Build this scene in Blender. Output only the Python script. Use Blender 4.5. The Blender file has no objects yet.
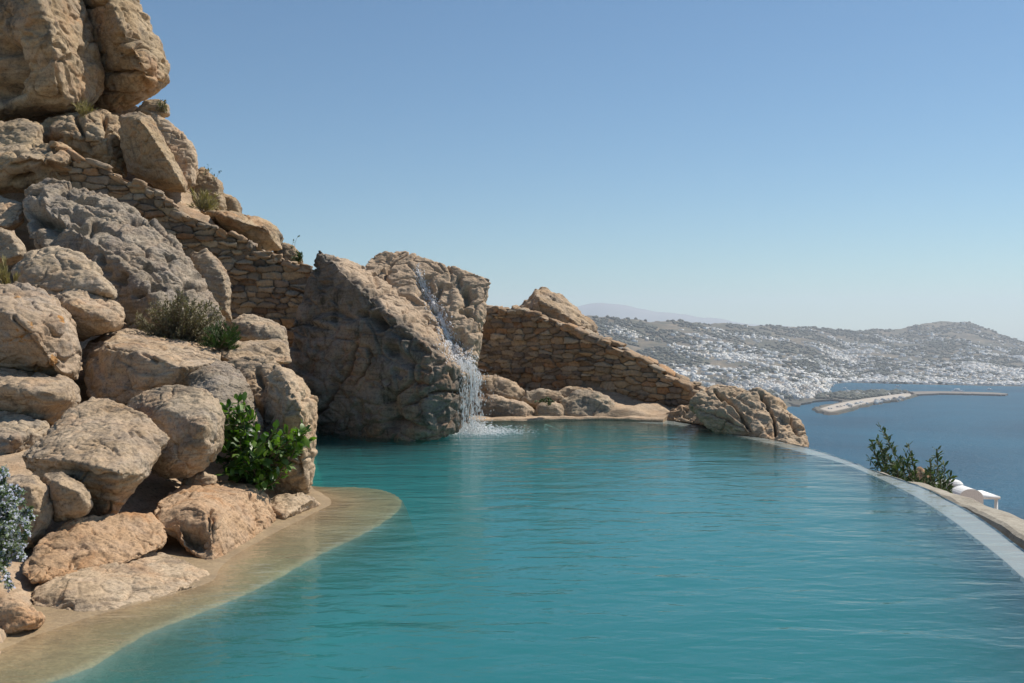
import bpy, bmesh, math, random
import numpy as np
from mathutils import Vector
from mathutils.bvhtree import BVHTree

S = bpy.context.scene
COL = S.collection
F = 995.0; HOR = 330.0; CX = 512.0; CAMZ = 1.7; SEA = -150.0

# ------------------------------------------------------------------ camera
cd = bpy.data.cameras.new('camera'); cam = bpy.data.objects.new('camera', cd); COL.objects.link(cam)
cam.location = (0, 0, CAMZ); cam.rotation_euler = (math.radians(90), 0, 0)
cd.sensor_width = 36; cd.lens = F / 1024 * 36; cd.shift_y = -(341.5 - HOR) / 1024
cd.clip_start = 0.1; cd.clip_end = 40000
S.camera = cam

# ------------------------------------------------------------------ light
SUN_AZ = math.radians(53); SUN_EL = math.radians(51)      # azimuth from +Y towards +X
W = bpy.data.worlds.new('World'); S.world = W; W.use_nodes = True
wn = W.node_tree.nodes; wl = W.node_tree.links
sky = wn.new('ShaderNodeTexSky'); sky.sky_type = 'NISHITA'; sky.sun_disc = False
sky.sun_elevation = SUN_EL; sky.sun_rotation = SUN_AZ
sky.altitude = 150; sky.air_density = 1.0; sky.dust_density = 0.15; sky.ozone_density = 1.7
tint = wn.new('ShaderNodeMix'); tint.data_type = 'RGBA'; tint.blend_type = 'MULTIPLY'; tint.inputs[0].default_value = 1
tint.inputs[7].default_value = (0.71, 0.955, 1.06, 1); wl.new(sky.outputs[0], tint.inputs[6])
wl.new(tint.outputs[2], wn['Background'].inputs[0]); wn['Background'].inputs[1].default_value = 0.077
sd = bpy.data.lights.new('sun', 'SUN'); so = bpy.data.objects.new('sun', sd); COL.objects.link(so)
sd.energy = 5.0; sd.angle = math.radians(0.53); sd.color = (1.0, 0.93, 0.82)
sv = Vector((math.sin(SUN_AZ) * math.cos(SUN_EL), math.cos(SUN_AZ) * math.cos(SUN_EL), math.sin(SUN_EL)))
so.rotation_euler = sv.to_track_quat('Z', 'Y').to_euler(); so.location = (5, 5, 30)
S.view_settings.view_transform = 'Standard'; S.view_settings.look = 'None'
S.view_settings.exposure = 0.15; S.view_settings.gamma = 1; S.view_settings.use_curve_mapping = False
S.render.engine = 'CYCLES'
S.cycles.use_denoising = True
S.cycles.max_bounces = 8; S.cycles.transparent_max_bounces = 12; S.cycles.volume_bounces = 1
S.cycles.sample_clamp_indirect = 4

rng = random.Random(7)
nr = np.random.default_rng(11)

# ------------------------------------------------------------------ helpers
def P(px, py, Y):
    return ((px - CX) / F * Y, Y, CAMZ - (py - HOR) / F * Y)
def G(px, py, z=0.0):
    Y = (CAMZ - z) * F / (py - HOR)
    return ((px - CX) / F * Y, Y)

_p = np.random.default_rng(5).permutation(256); PERM = np.concatenate([_p, _p]).astype(np.int64)
_g = np.random.default_rng(6).normal(size=(256, 3)); GRAD = _g / np.linalg.norm(_g, axis=1)[:, None]
def pn(p, seed=0):
    p = np.asarray(p, float) + seed * 17.137
    i = np.floor(p).astype(np.int64); f = p - i; u = f * f * f * (f * (f * 6 - 15) + 10)
    x, y, z = i[:, 0] & 255, i[:, 1] & 255, i[:, 2] & 255
    out = 0
    for dx in (0, 1):
        wx = u[:, 0] if dx else 1 - u[:, 0]; a = PERM[(x + dx) & 255]
        for dy in (0, 1):
            wy = u[:, 1] if dy else 1 - u[:, 1]; b = PERM[(a + y + dy) & 255]
            for dz in (0, 1):
                wz = u[:, 2] if dz else 1 - u[:, 2]; h = PERM[(b + z + dz) & 255]; g = GRAD[h]
                out = out + wx * wy * wz * (g[:, 0] * (f[:, 0] - dx) + g[:, 1] * (f[:, 1] - dy) + g[:, 2] * (f[:, 2] - dz))
    return out * 1.6
def fbm(p, o=4, seed=0, gain=0.5):
    r = 0; a = 1.0
    for k in range(o):
        r = r + a * pn(p * (2.03 ** k), seed + k * 3); a *= gain
    return r
def ridged(p, o=4, seed=0):
    r = 0; a = 1.0
    for k in range(o):
        r = r + a * (0.5 - np.abs(pn(p * (2.1 ** k), seed + k * 5))); a *= 0.5
    return r
def facets(p, seed):
    """tilted plates: nearest jittered cell, each with its own slope; returns height and crack distance"""
    i = np.floor(p).astype(np.int64); d1 = np.full(len(p), 9e9); d2 = np.full(len(p), 9e9); h = np.zeros(len(p))
    for dx in (-1, 0, 1):
        for dy in (-1, 0, 1):
            for dz in (-1, 0, 1):
                c = i + np.array([dx, dy, dz])
                k = PERM[(PERM[(PERM[(c[:, 0] + seed) & 255] + c[:, 1]) & 255] + c[:, 2]) & 255]
                o = GRAD[k] * .42 + .5; v = p - (c + o); d = (v * v).sum(1); hh = (v * GRAD[(k + 91) & 255]).sum(1) + GRAD[(k + 17) & 255, 0] * .28
                nw = d < d1; d2 = np.where(nw, d1, np.minimum(d2, d)); h = np.where(nw, hh, h); d1 = np.where(nw, d, d1)
    return h, np.sqrt(d2) - np.sqrt(d1)
def sstep(a, b, x):
    t = np.clip((x - a) / (b - a), 0, 1); return t * t * (3 - 2 * t)

def mesh_np(name, v, f, mat=None, smooth=False):
    me = bpy.data.meshes.new(name)
    v = np.asarray(v, np.float32)
    if isinstance(f, np.ndarray):
        n, k = f.shape
        me.vertices.add(len(v)); me.vertices.foreach_set('co', v.ravel())
        me.loops.add(n * k); me.loops.foreach_set('vertex_index', f.ravel().astype(np.int32))
        me.polygons.add(n); me.polygons.foreach_set('loop_start', np.arange(0, n * k, k, dtype=np.int32))
        me.update(calc_edges=True); me.validate()
    else:
        me.from_pydata(v.tolist(), [], f); me.update()
    if mat:
        for m in (mat if isinstance(mat, (list, tuple)) else [mat]): me.materials.append(m)
    if smooth: me.shade_smooth()
    return me
def link(name, me, parent=None):
    o = bpy.data.objects.new(name, me); COL.objects.link(o)
    if parent: o.parent = parent
    return o
def tag(o, label, cat, group=None, kind=None):
    if label: o['label'] = label
    if cat: o['category'] = cat
    if group: o['group'] = group
    if kind: o['kind'] = kind
    return o
def struct(name, me):
    o = link(name, me); o['kind'] = 'structure'; return o
def empty(name, loc):
    o = bpy.data.objects.new(name, None); COL.objects.link(o); o.location = loc; o.empty_display_size = 0.2; return o
def recenter(o, c):
    """origin at c (world), mesh moved the other way"""
    me = o.data; n = len(me.vertices); a = np.empty(n * 3, np.float32); me.vertices.foreach_get('co', a)
    a = a.reshape(-1, 3) - np.asarray(c, np.float32); me.vertices.foreach_set('co', a.ravel()); me.update(); o.location = c
def grid_faces(nx, ny):
    i = np.arange(nx * ny).reshape(ny, nx)
    return np.stack([i[:-1, :-1], i[:-1, 1:], i[1:, 1:], i[1:, :-1]], -1).reshape(-1, 4)

# ------------------------------------------------------------------ materials
def new_mat(name):
    m = bpy.data.materials.new(name); m.use_nodes = True
    nt = m.node_tree; return m, nt.nodes, nt.links, nt.nodes['Principled BSDF']
def nz(n, l, vec, scale, detail=4, rough=0.55, dist=0.0):
    t = n.new('ShaderNodeTexNoise'); t.inputs['Scale'].default_value = scale; t.inputs['Detail'].default_value = detail
    t.inputs['Roughness'].default_value = rough; t.inputs['Distortion'].default_value = dist
    l.new(vec, t.inputs['Vector']); return t.outputs['Fac']
def ramp(n, l, fac, stops):
    r = n.new('ShaderNodeValToRGB'); l.new(fac, r.inputs[0]); e = r.color_ramp.elements
    while len(e) < len(stops): e.new(0.5)
    for k, (p, c) in enumerate(stops):
        e[k].position = p; e[k].color = (c, c, c, 1) if isinstance(c, (int, float)) else (*c, 1)
    return r.outputs[0]
def mixc(n, l, fac, a, b, mode='MIX'):
    m = n.new('ShaderNodeMix'); m.data_type = 'RGBA'; m.blend_type = mode
    for s, v in ((m.inputs[0], fac), (m.inputs[6], a), (m.inputs[7], b)):
        if isinstance(v, (int, float)): s.default_value = v
        elif isinstance(v, tuple): s.default_value = (*v, 1)
        else: l.new(v, s)
    return m.outputs[2]
def math_(n, l, op, a, b=None):
    m = n.new('ShaderNodeMath'); m.operation = op
    for s, v in ((m.inputs[0], a), (m.inputs[1], b)):
        if v is None: continue
        if isinstance(v, (int, float)): s.default_value = v
        else: l.new(v, s)
    return m.outputs[0]
def mapping(n, l, vec, loc=(0, 0, 0), rot=(0, 0, 0), sc=(1, 1, 1)):
    m = n.new('ShaderNodeMapping'); l.new(vec, m.inputs[0]); m.inputs[1].default_value = loc
    m.inputs[2].default_value = rot; m.inputs[3].default_value = sc; return m.outputs[0]

def rock_mat(name, c1, c2, dark=(0.10, 0.085, 0.07), fs=1.0, dark_amt=0.5, rust=0.3, grey=0.3, bump=0.5, pits=0.3, strata_rot=(0.25, 0.3, 0), lichen=0.0, lit_top=False):
    m, n, l, b = new_mat(name)
    g = n.new('ShaderNodeNewGeometry'); pos = g.outputs['Position']
    big = nz(n, l, pos, 0.9 * fs, 5, 0.6, 0.4)
    col = mixc(n, l, ramp(n, l, big, [(0.36, 0.0), (0.62, 1.0)]), c1, c2)
    st = mapping(n, l, pos, (3, 1, 0), strata_rot, (1.2, 1.2, 9))
    sn = nz(n, l, st, 1.3 * fs, 6, 0.65, 0.6)
    col = mixc(n, l, ramp(n, l, sn, [(0.40, 0.55), (0.50, 0.0)]), col, tuple(x * 0.55 for x in c1))
    gr = nz(n, l, mapping(n, l, pos, (9, 4, 2)), 1.6 * fs, 6, 0.7, 0.3)
    col = mixc(n, l, ramp(n, l, gr, [(0.48, 0.0), (0.62, grey)]), col, (0.27, 0.245, 0.225))
    ru = nz(n, l, mapping(n, l, pos, (-5, 8, 2)), 1.3 * fs, 5, 0.65, 0.6)
    col = mixc(n, l, ramp(n, l, ru, [(0.5, 0.0), (0.66, rust)]), col, (0.42, 0.205, 0.085))
    pk = nz(n, l, mapping(n, l, pos, (15, -8, 2)), 2.1 * fs, 4, 0.6, 0.3)
    col = mixc(n, l, ramp(n, l, pk, [(0.52, 0.0), (0.66, 0.35)]), col, (0.43, 0.315, 0.225))
    dk = nz(n, l, mapping(n, l, pos, (1, 18, 7), (0.2, 0.1, 0), (1, 1, 0.55)), 1.9 * fs, 8, 0.72, 0.5)
    col = mixc(n, l, ramp(n, l, dk, [(0.54, 0.0), (0.64, dark_amt)]), col, dark)
    if lichen > 0:
        li = nz(n, l, mapping(n, l, pos, (7, 7, 1)), 3.1 * fs, 4, 0.6, 0.2)
        col = mixc(n, l, ramp(n, l, li, [(0.62, 0.0), (0.65, lichen)]), col, (0.38, 0.17, 0.03))
    if lit_top:                                              # sunlit look of the top painted in as warm lighter colour above the ridge
        vm = n.new('ShaderNodeVectorMath'); vm.operation = 'DOT_PRODUCT'; l.new(pos, vm.inputs[0]); dd_ = Vector(LIT_PLANE[0]); vm.inputs[1].default_value = dd_
        t_ = math_(n, l, 'ADD', math_(n, l, 'SUBTRACT', vm.outputs['Value'], LIT_PLANE[1]), math_(n, l, 'MULTIPLY', math_(n, l, 'SUBTRACT', gr, .5), .7))
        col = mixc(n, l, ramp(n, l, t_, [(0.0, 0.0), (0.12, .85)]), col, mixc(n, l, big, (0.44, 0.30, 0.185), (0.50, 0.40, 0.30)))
    fine = nz(n, l, pos, 26 * fs, 6, 0.75)
    col = mixc(n, l, 1.0, col, ramp(n, l, fine, [(0.3, 0.42), (0.47, 1.0), (0.72, 1.3)]), 'MULTIPLY')
    l.new(col, b.inputs['Base Color']); b.inputs['Roughness'].default_value = 0.92
    b.inputs['Specular IOR Level'].default_value = 0.25
    f2 = nz(n, l, pos, 9 * fs, 8, 0.7, 0.3)
    vo = n.new('ShaderNodeTexVoronoi'); vo.inputs['Scale'].default_value = 16 * fs; l.new(mapping(n, l, pos, (0, 0, 0), strata_rot, (1, 1, 1.8)), vo.inputs['Vector'])
    pit = ramp(n, l, vo.outputs['Distance'], [(0.08, 0.0), (0.4, 1.0)])
    h = math_(n, l, 'ADD', math_(n, l, 'MULTIPLY', f2, 1.0), math_(n, l, 'MULTIPLY', fine, 0.35))
    h = math_(n, l, 'ADD', h, math_(n, l, 'MULTIPLY', pit, pits * 0.3))
    h = math_(n, l, 'ADD', h, math_(n, l, 'MULTIPLY', sn, 0.5))
    bp = n.new('ShaderNodeBump'); bp.inputs['Strength'].default_value = bump; bp.inputs['Distance'].default_value = 0.07 / fs
    l.new(h, bp.inputs['Height']); l.new(bp.outputs[0], b.inputs['Normal'])
    return m

def _plane(a, b, c):
    a, b, c = Vector(a), Vector(b), Vector(c); nn = (b - a).cross(c - a).normalized()
    if nn.x < 0: nn = -nn
    return nn, nn.dot(a)
LIT_PLANE = _plane(P(318, 249, 17.2), P(462, 376, 15.3), P(330, 256, 24))  # plane along the ridge, splitting the painted sunlit top from the dark front
TAN = (0.365, 0.262, 0.165); TAN2 = (0.48, 0.365, 0.25); SAND = (0.47, 0.345, 0.225); GREYT = (0.31, 0.27, 0.225)
M = {}
M['tan'] = rock_mat('tan_rock', TAN, TAN2, fs=1.6, dark_amt=0.7, lichen=0.0)
M['tan_far'] = rock_mat('tan_rock_upper', (0.34, 0.245, 0.145), (0.44, 0.335, 0.215), fs=0.7, dark_amt=0.75, rust=0.45)
M['pink'] = rock_mat('pink_tan_rock', (0.44, 0.32, 0.205), (0.51, 0.395, 0.275), fs=1.8, dark_amt=0.4, rust=0.35, grey=0.2)
M['orange'] = rock_mat('orange_rock', (0.42, 0.27, 0.155), (0.47, 0.32, 0.20), fs=1.7, dark_amt=0.35, rust=0.6, grey=0.1)
M['grey'] = rock_mat('grey_rock', (0.285, 0.23, 0.17), (0.415, 0.345, 0.265), fs=1.4, dark_amt=0.75, rust=0.12, grey=0.5, pits=1.0, bump=0.8)
M['greytan'] = rock_mat('grey_tan_rock', (0.37, 0.285, 0.195), (0.45, 0.355, 0.25), fs=1.6, dark_amt=0.6, rust=0.3, grey=0.4)
M['lichen'] = rock_mat('lichen_rock', (0.37, 0.27, 0.18), (0.44, 0.34, 0.245), fs=1.6, dark_amt=0.35, rust=0.2, grey=0.5, lichen=0.75)
M['boulder'] = rock_mat('waterfall_boulder_rock', (0.145, 0.122, 0.10), (0.225, 0.19, 0.15), dark=(0.032, 0.034, 0.03), fs=1.0, dark_amt=0.85, lit_top=True, rust=0.35, grey=0.45, pits=0.6)  # base darkened for the shaded front, sunlit top painted lighter over it
M['ground'] = rock_mat('rocky_ground', (0.40, 0.29, 0.19), (0.46, 0.345, 0.235), fs=1.5, dark_amt=0.25, rust=0.3, grey=0.2)

def seg_dist(px_, py_, poly):
    d = np.full(px_.shape, 1e9)
    for a, b in zip(poly[:-1], poly[1:]):
        ab = b - a; t = np.clip(((px_ - a[0]) * ab[0] + (py_ - a[1]) * ab[1]) / (ab @ ab + 1e-12), 0, 1)
        d = np.minimum(d, np.hypot(px_ - a[0] - t * ab[0], py_ - a[1] - t * ab[1]))
    return d
# ------------------------------------------------------------------ rock builder
ROCKS = {}
def hull_np(pts):
    bm = bmesh.new()
    for p in pts: bm.verts.new(p)
    r = bmesh.ops.convex_hull(bm, input=bm.verts)
    dead = [g for g in set(r['geom_interior'] + r['geom_unused']) if isinstance(g, bmesh.types.BMVert)]
    bmesh.ops.delete(bm, geom=dead, context='VERTS')
    bm.verts.index_update()
    v = [tuple(x.co) for x in bm.verts]; f = [[q.index for q in x.verts] for x in bm.faces]
    bm.free(); return v, f
def remesh(parts, vox):
    V = []; Fc = []
    for v, f in parts:
        k = len(V); V += v; Fc += [[i + k for i in q] for q in f]
    me = bpy.data.meshes.new('tmp'); me.from_pydata(V, [], Fc); me.update()
    o = bpy.data.objects.new('tmp', me); COL.objects.link(o)
    md = o.modifiers.new('r', 'REMESH'); md.mode = 'VOXEL'; md.voxel_size = vox
    dg = bpy.context.evaluated_depsgraph_get(); ev = o.evaluated_get(dg); m2 = bpy.data.meshes.new_from_object(ev)
    bpy.data.objects.remove(o); bpy.data.meshes.remove(me)
    return m2
def getv(me):
    a = np.empty(len(me.vertices) * 3, np.float32); me.vertices.foreach_get('co', a); return a.reshape(-1, 3).astype(float)
def getn(me):
    a = np.empty(len(me.vertices) * 3, np.float32); me.vertex_normals.foreach_get('vector', a); return a.reshape(-1, 3).astype(float)
def laplace(me, v, it):
    e = np.empty(len(me.edges) * 2, np.int32); me.edges.foreach_get('vertices', e); e = e.reshape(-1, 2)
    n = len(v); cnt = np.bincount(e.ravel(), minlength=n)[:, None]
    for _ in range(it):
        s = np.zeros_like(v)
        for k in range(3):
            s[:, k] = np.bincount(e[:, 0], v[e[:, 1], k], n) + np.bincount(e[:, 1], v[e[:, 0], k], n)
        v = v * 0.45 + 0.55 * s / np.maximum(cnt, 1)
    return v

def rock(name, label, mat, Y, outline, pts=(), bulge=0.3, back=0.8, lean=0.35, auto=True, group=None,
         rough=1.0, strata=1.0, crack=1.0, pits=0.3, rnd=0.035, vox=1.3, facet=1.0, fine=1.0, carve=(), seed=None, extra=(), cat='rock', sdir=(0.25, -0.15, 1.0), parent=None):
    """hull of the outline at its own distance, nearer points on its front, others behind, then weathered"""
    if seed is None: seed = len(ROCKS) * 7 + 3
    def one(Y, outline, pts, bulge, back, lean, auto):
        yb = max(o[1] for o in outline)
        O = [(o[0], o[1], (o[2] if len(o) > 2 else Y + lean * (yb - o[1]) * Y / F)) for o in outline]
        cx = sum(o[0] for o in O) / len(O); cy = sum(o[1] for o in O) / len(O)
        W3 = [P(*o) for o in O]
        if auto:
            for o in O: W3.append(P(cx + (o[0] - cx) * .74, cy + (o[1] - cy) * .74, o[2] - bulge * rng.uniform(.6, 1.0)))
        for q in pts: W3.append(P(q[0], q[1], Y + q[2]))
        for o in O:
            W3.append(P(cx + (o[0] - cx) * .9, cy + (o[1] - cy) * .9 + 2, o[2] + back * .55))
            W3.append(P(cx + (o[0] - cx) * .5, cy + (o[1] - cy) * .5 + 4, o[2] + back))
        return W3
    allw = one(Y, outline, pts, bulge, back, lean, auto); hulls = [hull_np(allw)]
    for e in extra:
        w = one(e.get('Y', Y), e['outline'], e.get('pts', ()), e.get('bulge', bulge), e.get('back', back), e.get('lean', lean), e.get('auto', auto))
        hulls.append(hull_np(w)); allw = allw + w
    A = np.array(allw); size = (A.max(0) - A.min(0)); R = float(np.sort(size)[1]) / 2
    vx = Y / F * vox
    me = remesh(hulls, vx)
    v = getv(me)
    v = laplace(me, v, int(min(40, max(2, 2 * (rnd * R * 2 / vx) ** 2))))
    me.vertices.foreach_set('co', v.astype(np.float32).ravel()); me.update()
    nrm = getn(me)
    L = max(R, 0.25)
    q = v / L
    warp = np.stack([pn(q * 1.7, seed + 1), pn(q * 1.7, seed + 2), pn(q * 1.7, seed + 3)], 1) * 0.35
    d = fbm(q * 1.1, 3, seed) * 0.046 * rough
    d = d + (ridged(q * 2.2 + warp, 4, seed + 9) - 0.45) * 0.028 * rough
    fh, fe = facets((q + warp * .45) * np.array([1.5, 1.5, 2.1]), seed & 255); fh2, fe2 = facets((q + warp * .3) * np.array([3.6, 3.6, 5.5]), (seed + 40) & 255)
    d = d + fh * .040 * rough * facet + fh2 * .013 * rough * facet
    d = d - .035 * crack * np.exp(-(fe / .05) ** 2) * sstep(-.1, .3, pn(q * 1.4, seed + 60)) - .014 * crack * np.exp(-(fe2 / .07) ** 2)
    # bedding ledges
    sd_ = np.array(sdir); sd_ = sd_ / np.linalg.norm(sd_)
    s = (q + warp * 0.5) @ sd_ * 4.2 + 0.6 * pn(q * 0.9, seed + 20)
    fr = s - np.floor(s); mask = sstep(-0.15, 0.35, pn(q * 1.3, seed + 21))
    d = d + (sstep(0, 0.85, fr) - sstep(0.86, 1.0, fr) - 0.5) * 0.032 * strata * mask
    # cracks
    c = np.abs(pn(q * 1.15 + warp * 1.2, seed + 30)); cm = sstep(0.0, 0.25, pn(q * 0.8, seed + 31))
    d = d - 0.075 * crack * np.exp(-(c / 0.022) ** 2) * cm
    c2 = np.abs(pn(q * 2.4 + warp, seed + 33)); d = d - 0.03 * crack * np.exp(-(c2 / 0.03) ** 2) * sstep(0, .3, pn(q * 1.1, seed + 34))
    if pits > 0:
        d = d - 0.06 * pits * sstep(0.28, 0.6, fbm(q * 4.5 * np.array([1, 1, 1.5]), 2, seed + 40))
    d = d * L
    fsz = 0.0105 * Y                      # fine relief a few pixels across
    d = d + fbm(v / fsz, 4, seed + 50, 0.6) * fsz * 0.095 * fine
    if carve:
        vx_ = CX + F * v[:, 0] / v[:, 1]; vy_ = HOR + F * (CAMZ - v[:, 2]) / v[:, 1]
        vx_ = vx_ + pn(q * 6, seed + 70) * 2.2; vy_ = vy_ + pn(q * 6, seed + 71) * 2.2
        front = sstep(.05, -.15, (nrm * v / np.linalg.norm(v, axis=1)[:, None]).sum(1))
        for pl, wd, dp in carve:
            pa = np.array(pl if len(pl) > 1 else [pl[0], (pl[0][0] + .5, pl[0][1])], float)
            dd = seg_dist(vx_, vy_, pa); d = d - dp * np.exp(-(dd / wd) ** 2) * front
    v = v + nrm * d[:, None]
    me.vertices.foreach_set('co', v.astype(np.float32).ravel()); me.update()
    me.materials.clear(); me.materials.append(M[mat] if isinstance(mat, str) else mat)
    me.shade_smooth(); me.name = name
    o = link(name, me, parent)
    if not parent:
        tag(o, label, cat, group)
        c = (float(v[:, 0].mean()), float(v[:, 1].mean()), float(v[:, 2].min())); recenter(o, c)
    ROCKS[label] = o
    return o
#==SPLIT==
# ================================================================== SETTING
# ---- hillside: height table over (image column direction, distance)
TPX = np.array([-700, 0, 100, 170, 240, 300, 330, 480, 600, 690, 810, 1100], float)
TY = np.array([5, 6, 7.3, 8.6, 11, 14, 17, 18.3, 18.9, 21, 24, 30, 45, 100, 460, 700], float)
TZ = np.array([
 # -700   0    100   170   240   300   330   480   600   690   810   1100
 [0.1,  0.05, -2.2, -2.2, -2.2, -2.2, -2.2, -2.2, -2.2, -2.2, -2.2, -2.5],
 [0.2,  0.12, -0.1, -2.2, -2.2, -2.2, -2.2, -2.2, -2.2, -2.2, -2.2, -2.6],
 [0.4,  0.25,  .10, -0.1, -2.2, -2.2, -2.2, -2.2, -2.2, -2.2, -2.3, -2.7],
 [0.7,  0.5,   .34,  .20, -0.2, -2.2, -2.2, -2.2, -2.2, -2.2, -2.4, -2.9],
 [1.2,  1.0,   .80,  .60,  .35, -0.3, -2.2, -2.2, -2.2, -2.2, -2.4, -3.1],
 [2.0,  1.7,   1.3,  1.1,  .85,  .55, -1.0, -2.2, -2.2, -2.2, -2.5, -3.5],
 [3.2,  2.8,   2.1,  1.6,  1.2,  1.0, -.5,  -2.2, -2.2, -2.0, -2.8, -4.0],
 [4.0,  3.5,   2.7,  2.1,  1.5,  1.15, .2,  -1.2, -1.2, -.6,  -3.0, -4.3],
 [4.3,  3.8,   3.1,  2.4,  1.8,  1.25, .3,   .10,  .12,  .12, -3.1, -4.4],
 [5.5,  5.2,   5.0,  4.6,  3.5,  2.95, 1.2,  .55,  .45,  .1,  -3.5, -4.8],
 [8.0,  7.8,   7.6,  6.5,  4.0,  2.5,  .6,  -.6,  -1.0, -2.0, -4.5, -6.0],
 [11., 10.5,   6.0,  3.0,  0.5, -1.0, -3.,  -4.0, -5.0, -6.0, -7.0, -8.0],
 [9.0,  6.0,   1.0, -2.0, -5.0, -7.0, -9., -10.0, -11., -11., -12., -12.],
 [-5., -22., -26., -28., -30., -30., -31., -31., -31., -31., -31., -31.],
 [-152]*12, [-162]*12], float)
def ground_z(X, Y):
    Yc = np.clip(Y, 5, 700); px = np.clip(CX + F * X / np.maximum(Yc, 5), -700, 1100)
    i = np.clip(np.searchsorted(TY, Yc) - 1, 0, len(TY) - 2); j = np.clip(np.searchsorted(TPX, px) - 1, 0, len(TPX) - 2)
    a = (Yc - TY[i]) / (TY[i + 1] - TY[i]); b = (px - TPX[j]) / (TPX[j + 1] - TPX[j])
    return (TZ[i, j] * (1 - a) + TZ[i + 1, j] * a) * (1 - b) + (TZ[i, j + 1] * (1 - a) + TZ[i + 1, j + 1] * a) * b
def axis(segs):
    out = []
    for a, b, st in segs: out.append(np.arange(a, b, st))
    return np.concatenate(out + [np.array([segs[-1][1]])])
gx = axis([(-420, -40, 14), (-40, -14, .6), (-14, 8, .1), (8, 40, .8), (40, 560, 14)])
gy = axis([(-30, 3, 1.2), (3, 27, .1), (27, 60, .8), (60, 700, 12)])
GX, GY = np.meshgrid(gx, gy); X, Y = GX.ravel(), GY.ravel()
Z = ground_z(X, Y)
Z = np.where(Y < 3, np.minimum(Z, np.where(X < -2.6, 0.1, -2.5)), Z)
pp = np.stack([X, Y, Z], 1)
far = sstep(25, 60, np.abs(Y) + np.abs(X) * .3)
rel = (ridged(pp * 0.55, 5, 3) - 0.6) * (0.35 + far * 2.0) + fbm(pp * 2.3, 4, 8) * 0.07 + fbm(pp * 0.05, 4, 9) * 5 * far
amp = 0.35 + 0.65 * sstep(9, 16, Y)
Z = Z + np.where(Z > -1.9, rel * amp, -0.1)
struct('hillside', mesh_np('hillside', np.stack([X, Y, Z], 1), grid_faces(len(gx), len(gy)), M['ground'], True))

# ---- pool
def catmull(pts, n=10):
    p = np.array(pts, float); p = np.vstack([2 * p[0] - p[1], p, 2 * p[-1] - p[-2]]); out = []
    for k in range(1, len(p) - 2):
        for t in np.linspace(0, 1, n, endpoint=False):
            a, b, c, d = p[k - 1], p[k], p[k + 1], p[k + 2]
            out.append(0.5 * (2 * b + (c - a) * t + (2 * a - 5 * b + 4 * c - d) * t * t + (3 * b - a - 3 * c + d) * t ** 3))
    out.append(p[-2]); return np.array(out)
near_in = [(3.38, 6.0), (3.12, 4.8), (2.8, 3.6), (2.35, 2.2), (1.8, .8), (1.2, -.6), (.8, -1.6)]
rim_in = catmull([G(600, 419.5), G(645, 421.5), G(700, 428), G(760, 441), G(800, 451.5), G(839.7, 462), G(875.5, 476.4), G(913.7, 495.5), G(947, 517), G(971, 535), G(999.6, 557.5), G(1024, 579)] + near_in, 8)
near_out = [(3.72, 6.4), (3.48, 5.2), (3.15, 3.8), (2.7, 2.3), (2.12, .8), (1.5, -.6), (1.1, -1.6)]
rim_out = catmull([G(612, 417.8), G(665, 419.5), G(716, 427), G(760, 436.2), G(804, 446.4), G(840, 457.5), G(875, 470.6), G(923, 487), G(947, 499), G(971, 512), G(995, 528), G(1023.5, 549.5)] + near_out, 8)
shore = catmull([(-3.3, -1.6), (-3.2, 1), (-3.05, 4), G(0, 646), G(47, 628), G(81, 617), G(150, 599), G(205, 582), G(216, 563), G(245, 544), G(276, 527), G(320, 505), G(312, 490), (-2.7, 12.2), (-3.1, 14), (-3.7, 16.2)], 6)
far_rim = [(-3.4, 17.6), (-2, 18.0), (-.58, 18.35), (0.3, 18.55), (1.0, 18.7)]
ledge = catmull([(-2.5, -1.6), (-2.48, 1), (-2.42, 3.6), G(25, 683), G(60, 668), G(94, 654), G(135, 630), G(172, 614), G(251, 583), G(320, 547), G(360, 529), G(390, 511), G(401, 497), G(386, 487), G(350, 483.5), G(300, 483), (-3.6, 11.3)], 6)
deepfar = catmull([(-3.6, 11.3), (-3.9, 14), (-3.8, 16), (-3.3, 17.4), (-2, 17.9), (-.58, 18.25), (.3, 18.4), (1.0, 18.5)], 6)
def inside(px_, py_, poly):
    r = np.zeros(px_.shape, bool); n = len(poly)
    for k in range(n):
        x1, y1 = poly[k]; x2, y2 = poly[(k + 1) % n]
        c = ((y1 > py_) != (y2 > py_)) & (px_ < (x2 - x1) * (py_ - y1) / (y2 - y1 + 1e-12) + x1); r ^= c
    return r
deep_poly = np.vstack([ledge, deepfar[1:], rim_in])
water_poly = np.vstack([shore, np.array(far_rim), rim_out])
bx = np.arange(-4.6, 5.2, .055); by = np.arange(-1.6, 19.2, .06)
BX, BY = np.meshgrid(bx, by); X, Y = BX.ravel(), BY.ravel()
ins = inside(X, Y, deep_poly)
dL = seg_dist(X, Y, ledge); dF = seg_dist(X, Y, deepfar); dR = seg_dist(X, Y, rim_in); dS = seg_dist(X, Y, shore)
wet = inside(X, Y, water_poly)
depth = 1.45 * np.minimum(np.minimum(  .24 * sstep(0, .22, dL) + .76 * sstep(0, 1.3, dL) ** .8, sstep(0, .25, dF)), 0.75 * sstep(0, .40, dR) + 0.25 * sstep(0, 2.0, dR))
tL = dL / (dL + dS + 1e-6)
zled = np.where(wet, -0.036 + 0.041 * tL ** 1.3, 0.006 + 0.05 * np.minimum(dS, 1.0))
isL = (dL < dR)
zled = np.where(isL, zled, -0.012)
Zb = np.where(ins, zled * 0 - 0.040 - depth, zled)
Zb = np.where(~ins & ~isL & (dR > .05), -1.6, Zb)            # outside the rim wall: hidden under the lip
Zb = Zb + np.where(Zb > -1.2, fbm(np.stack([X * 1.5, Y * 1.5, X * 0], 1), 2, 4) * .005, 0) * (isL | ins)
fs_ = grid_faces(len(bx), len(by))
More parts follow.
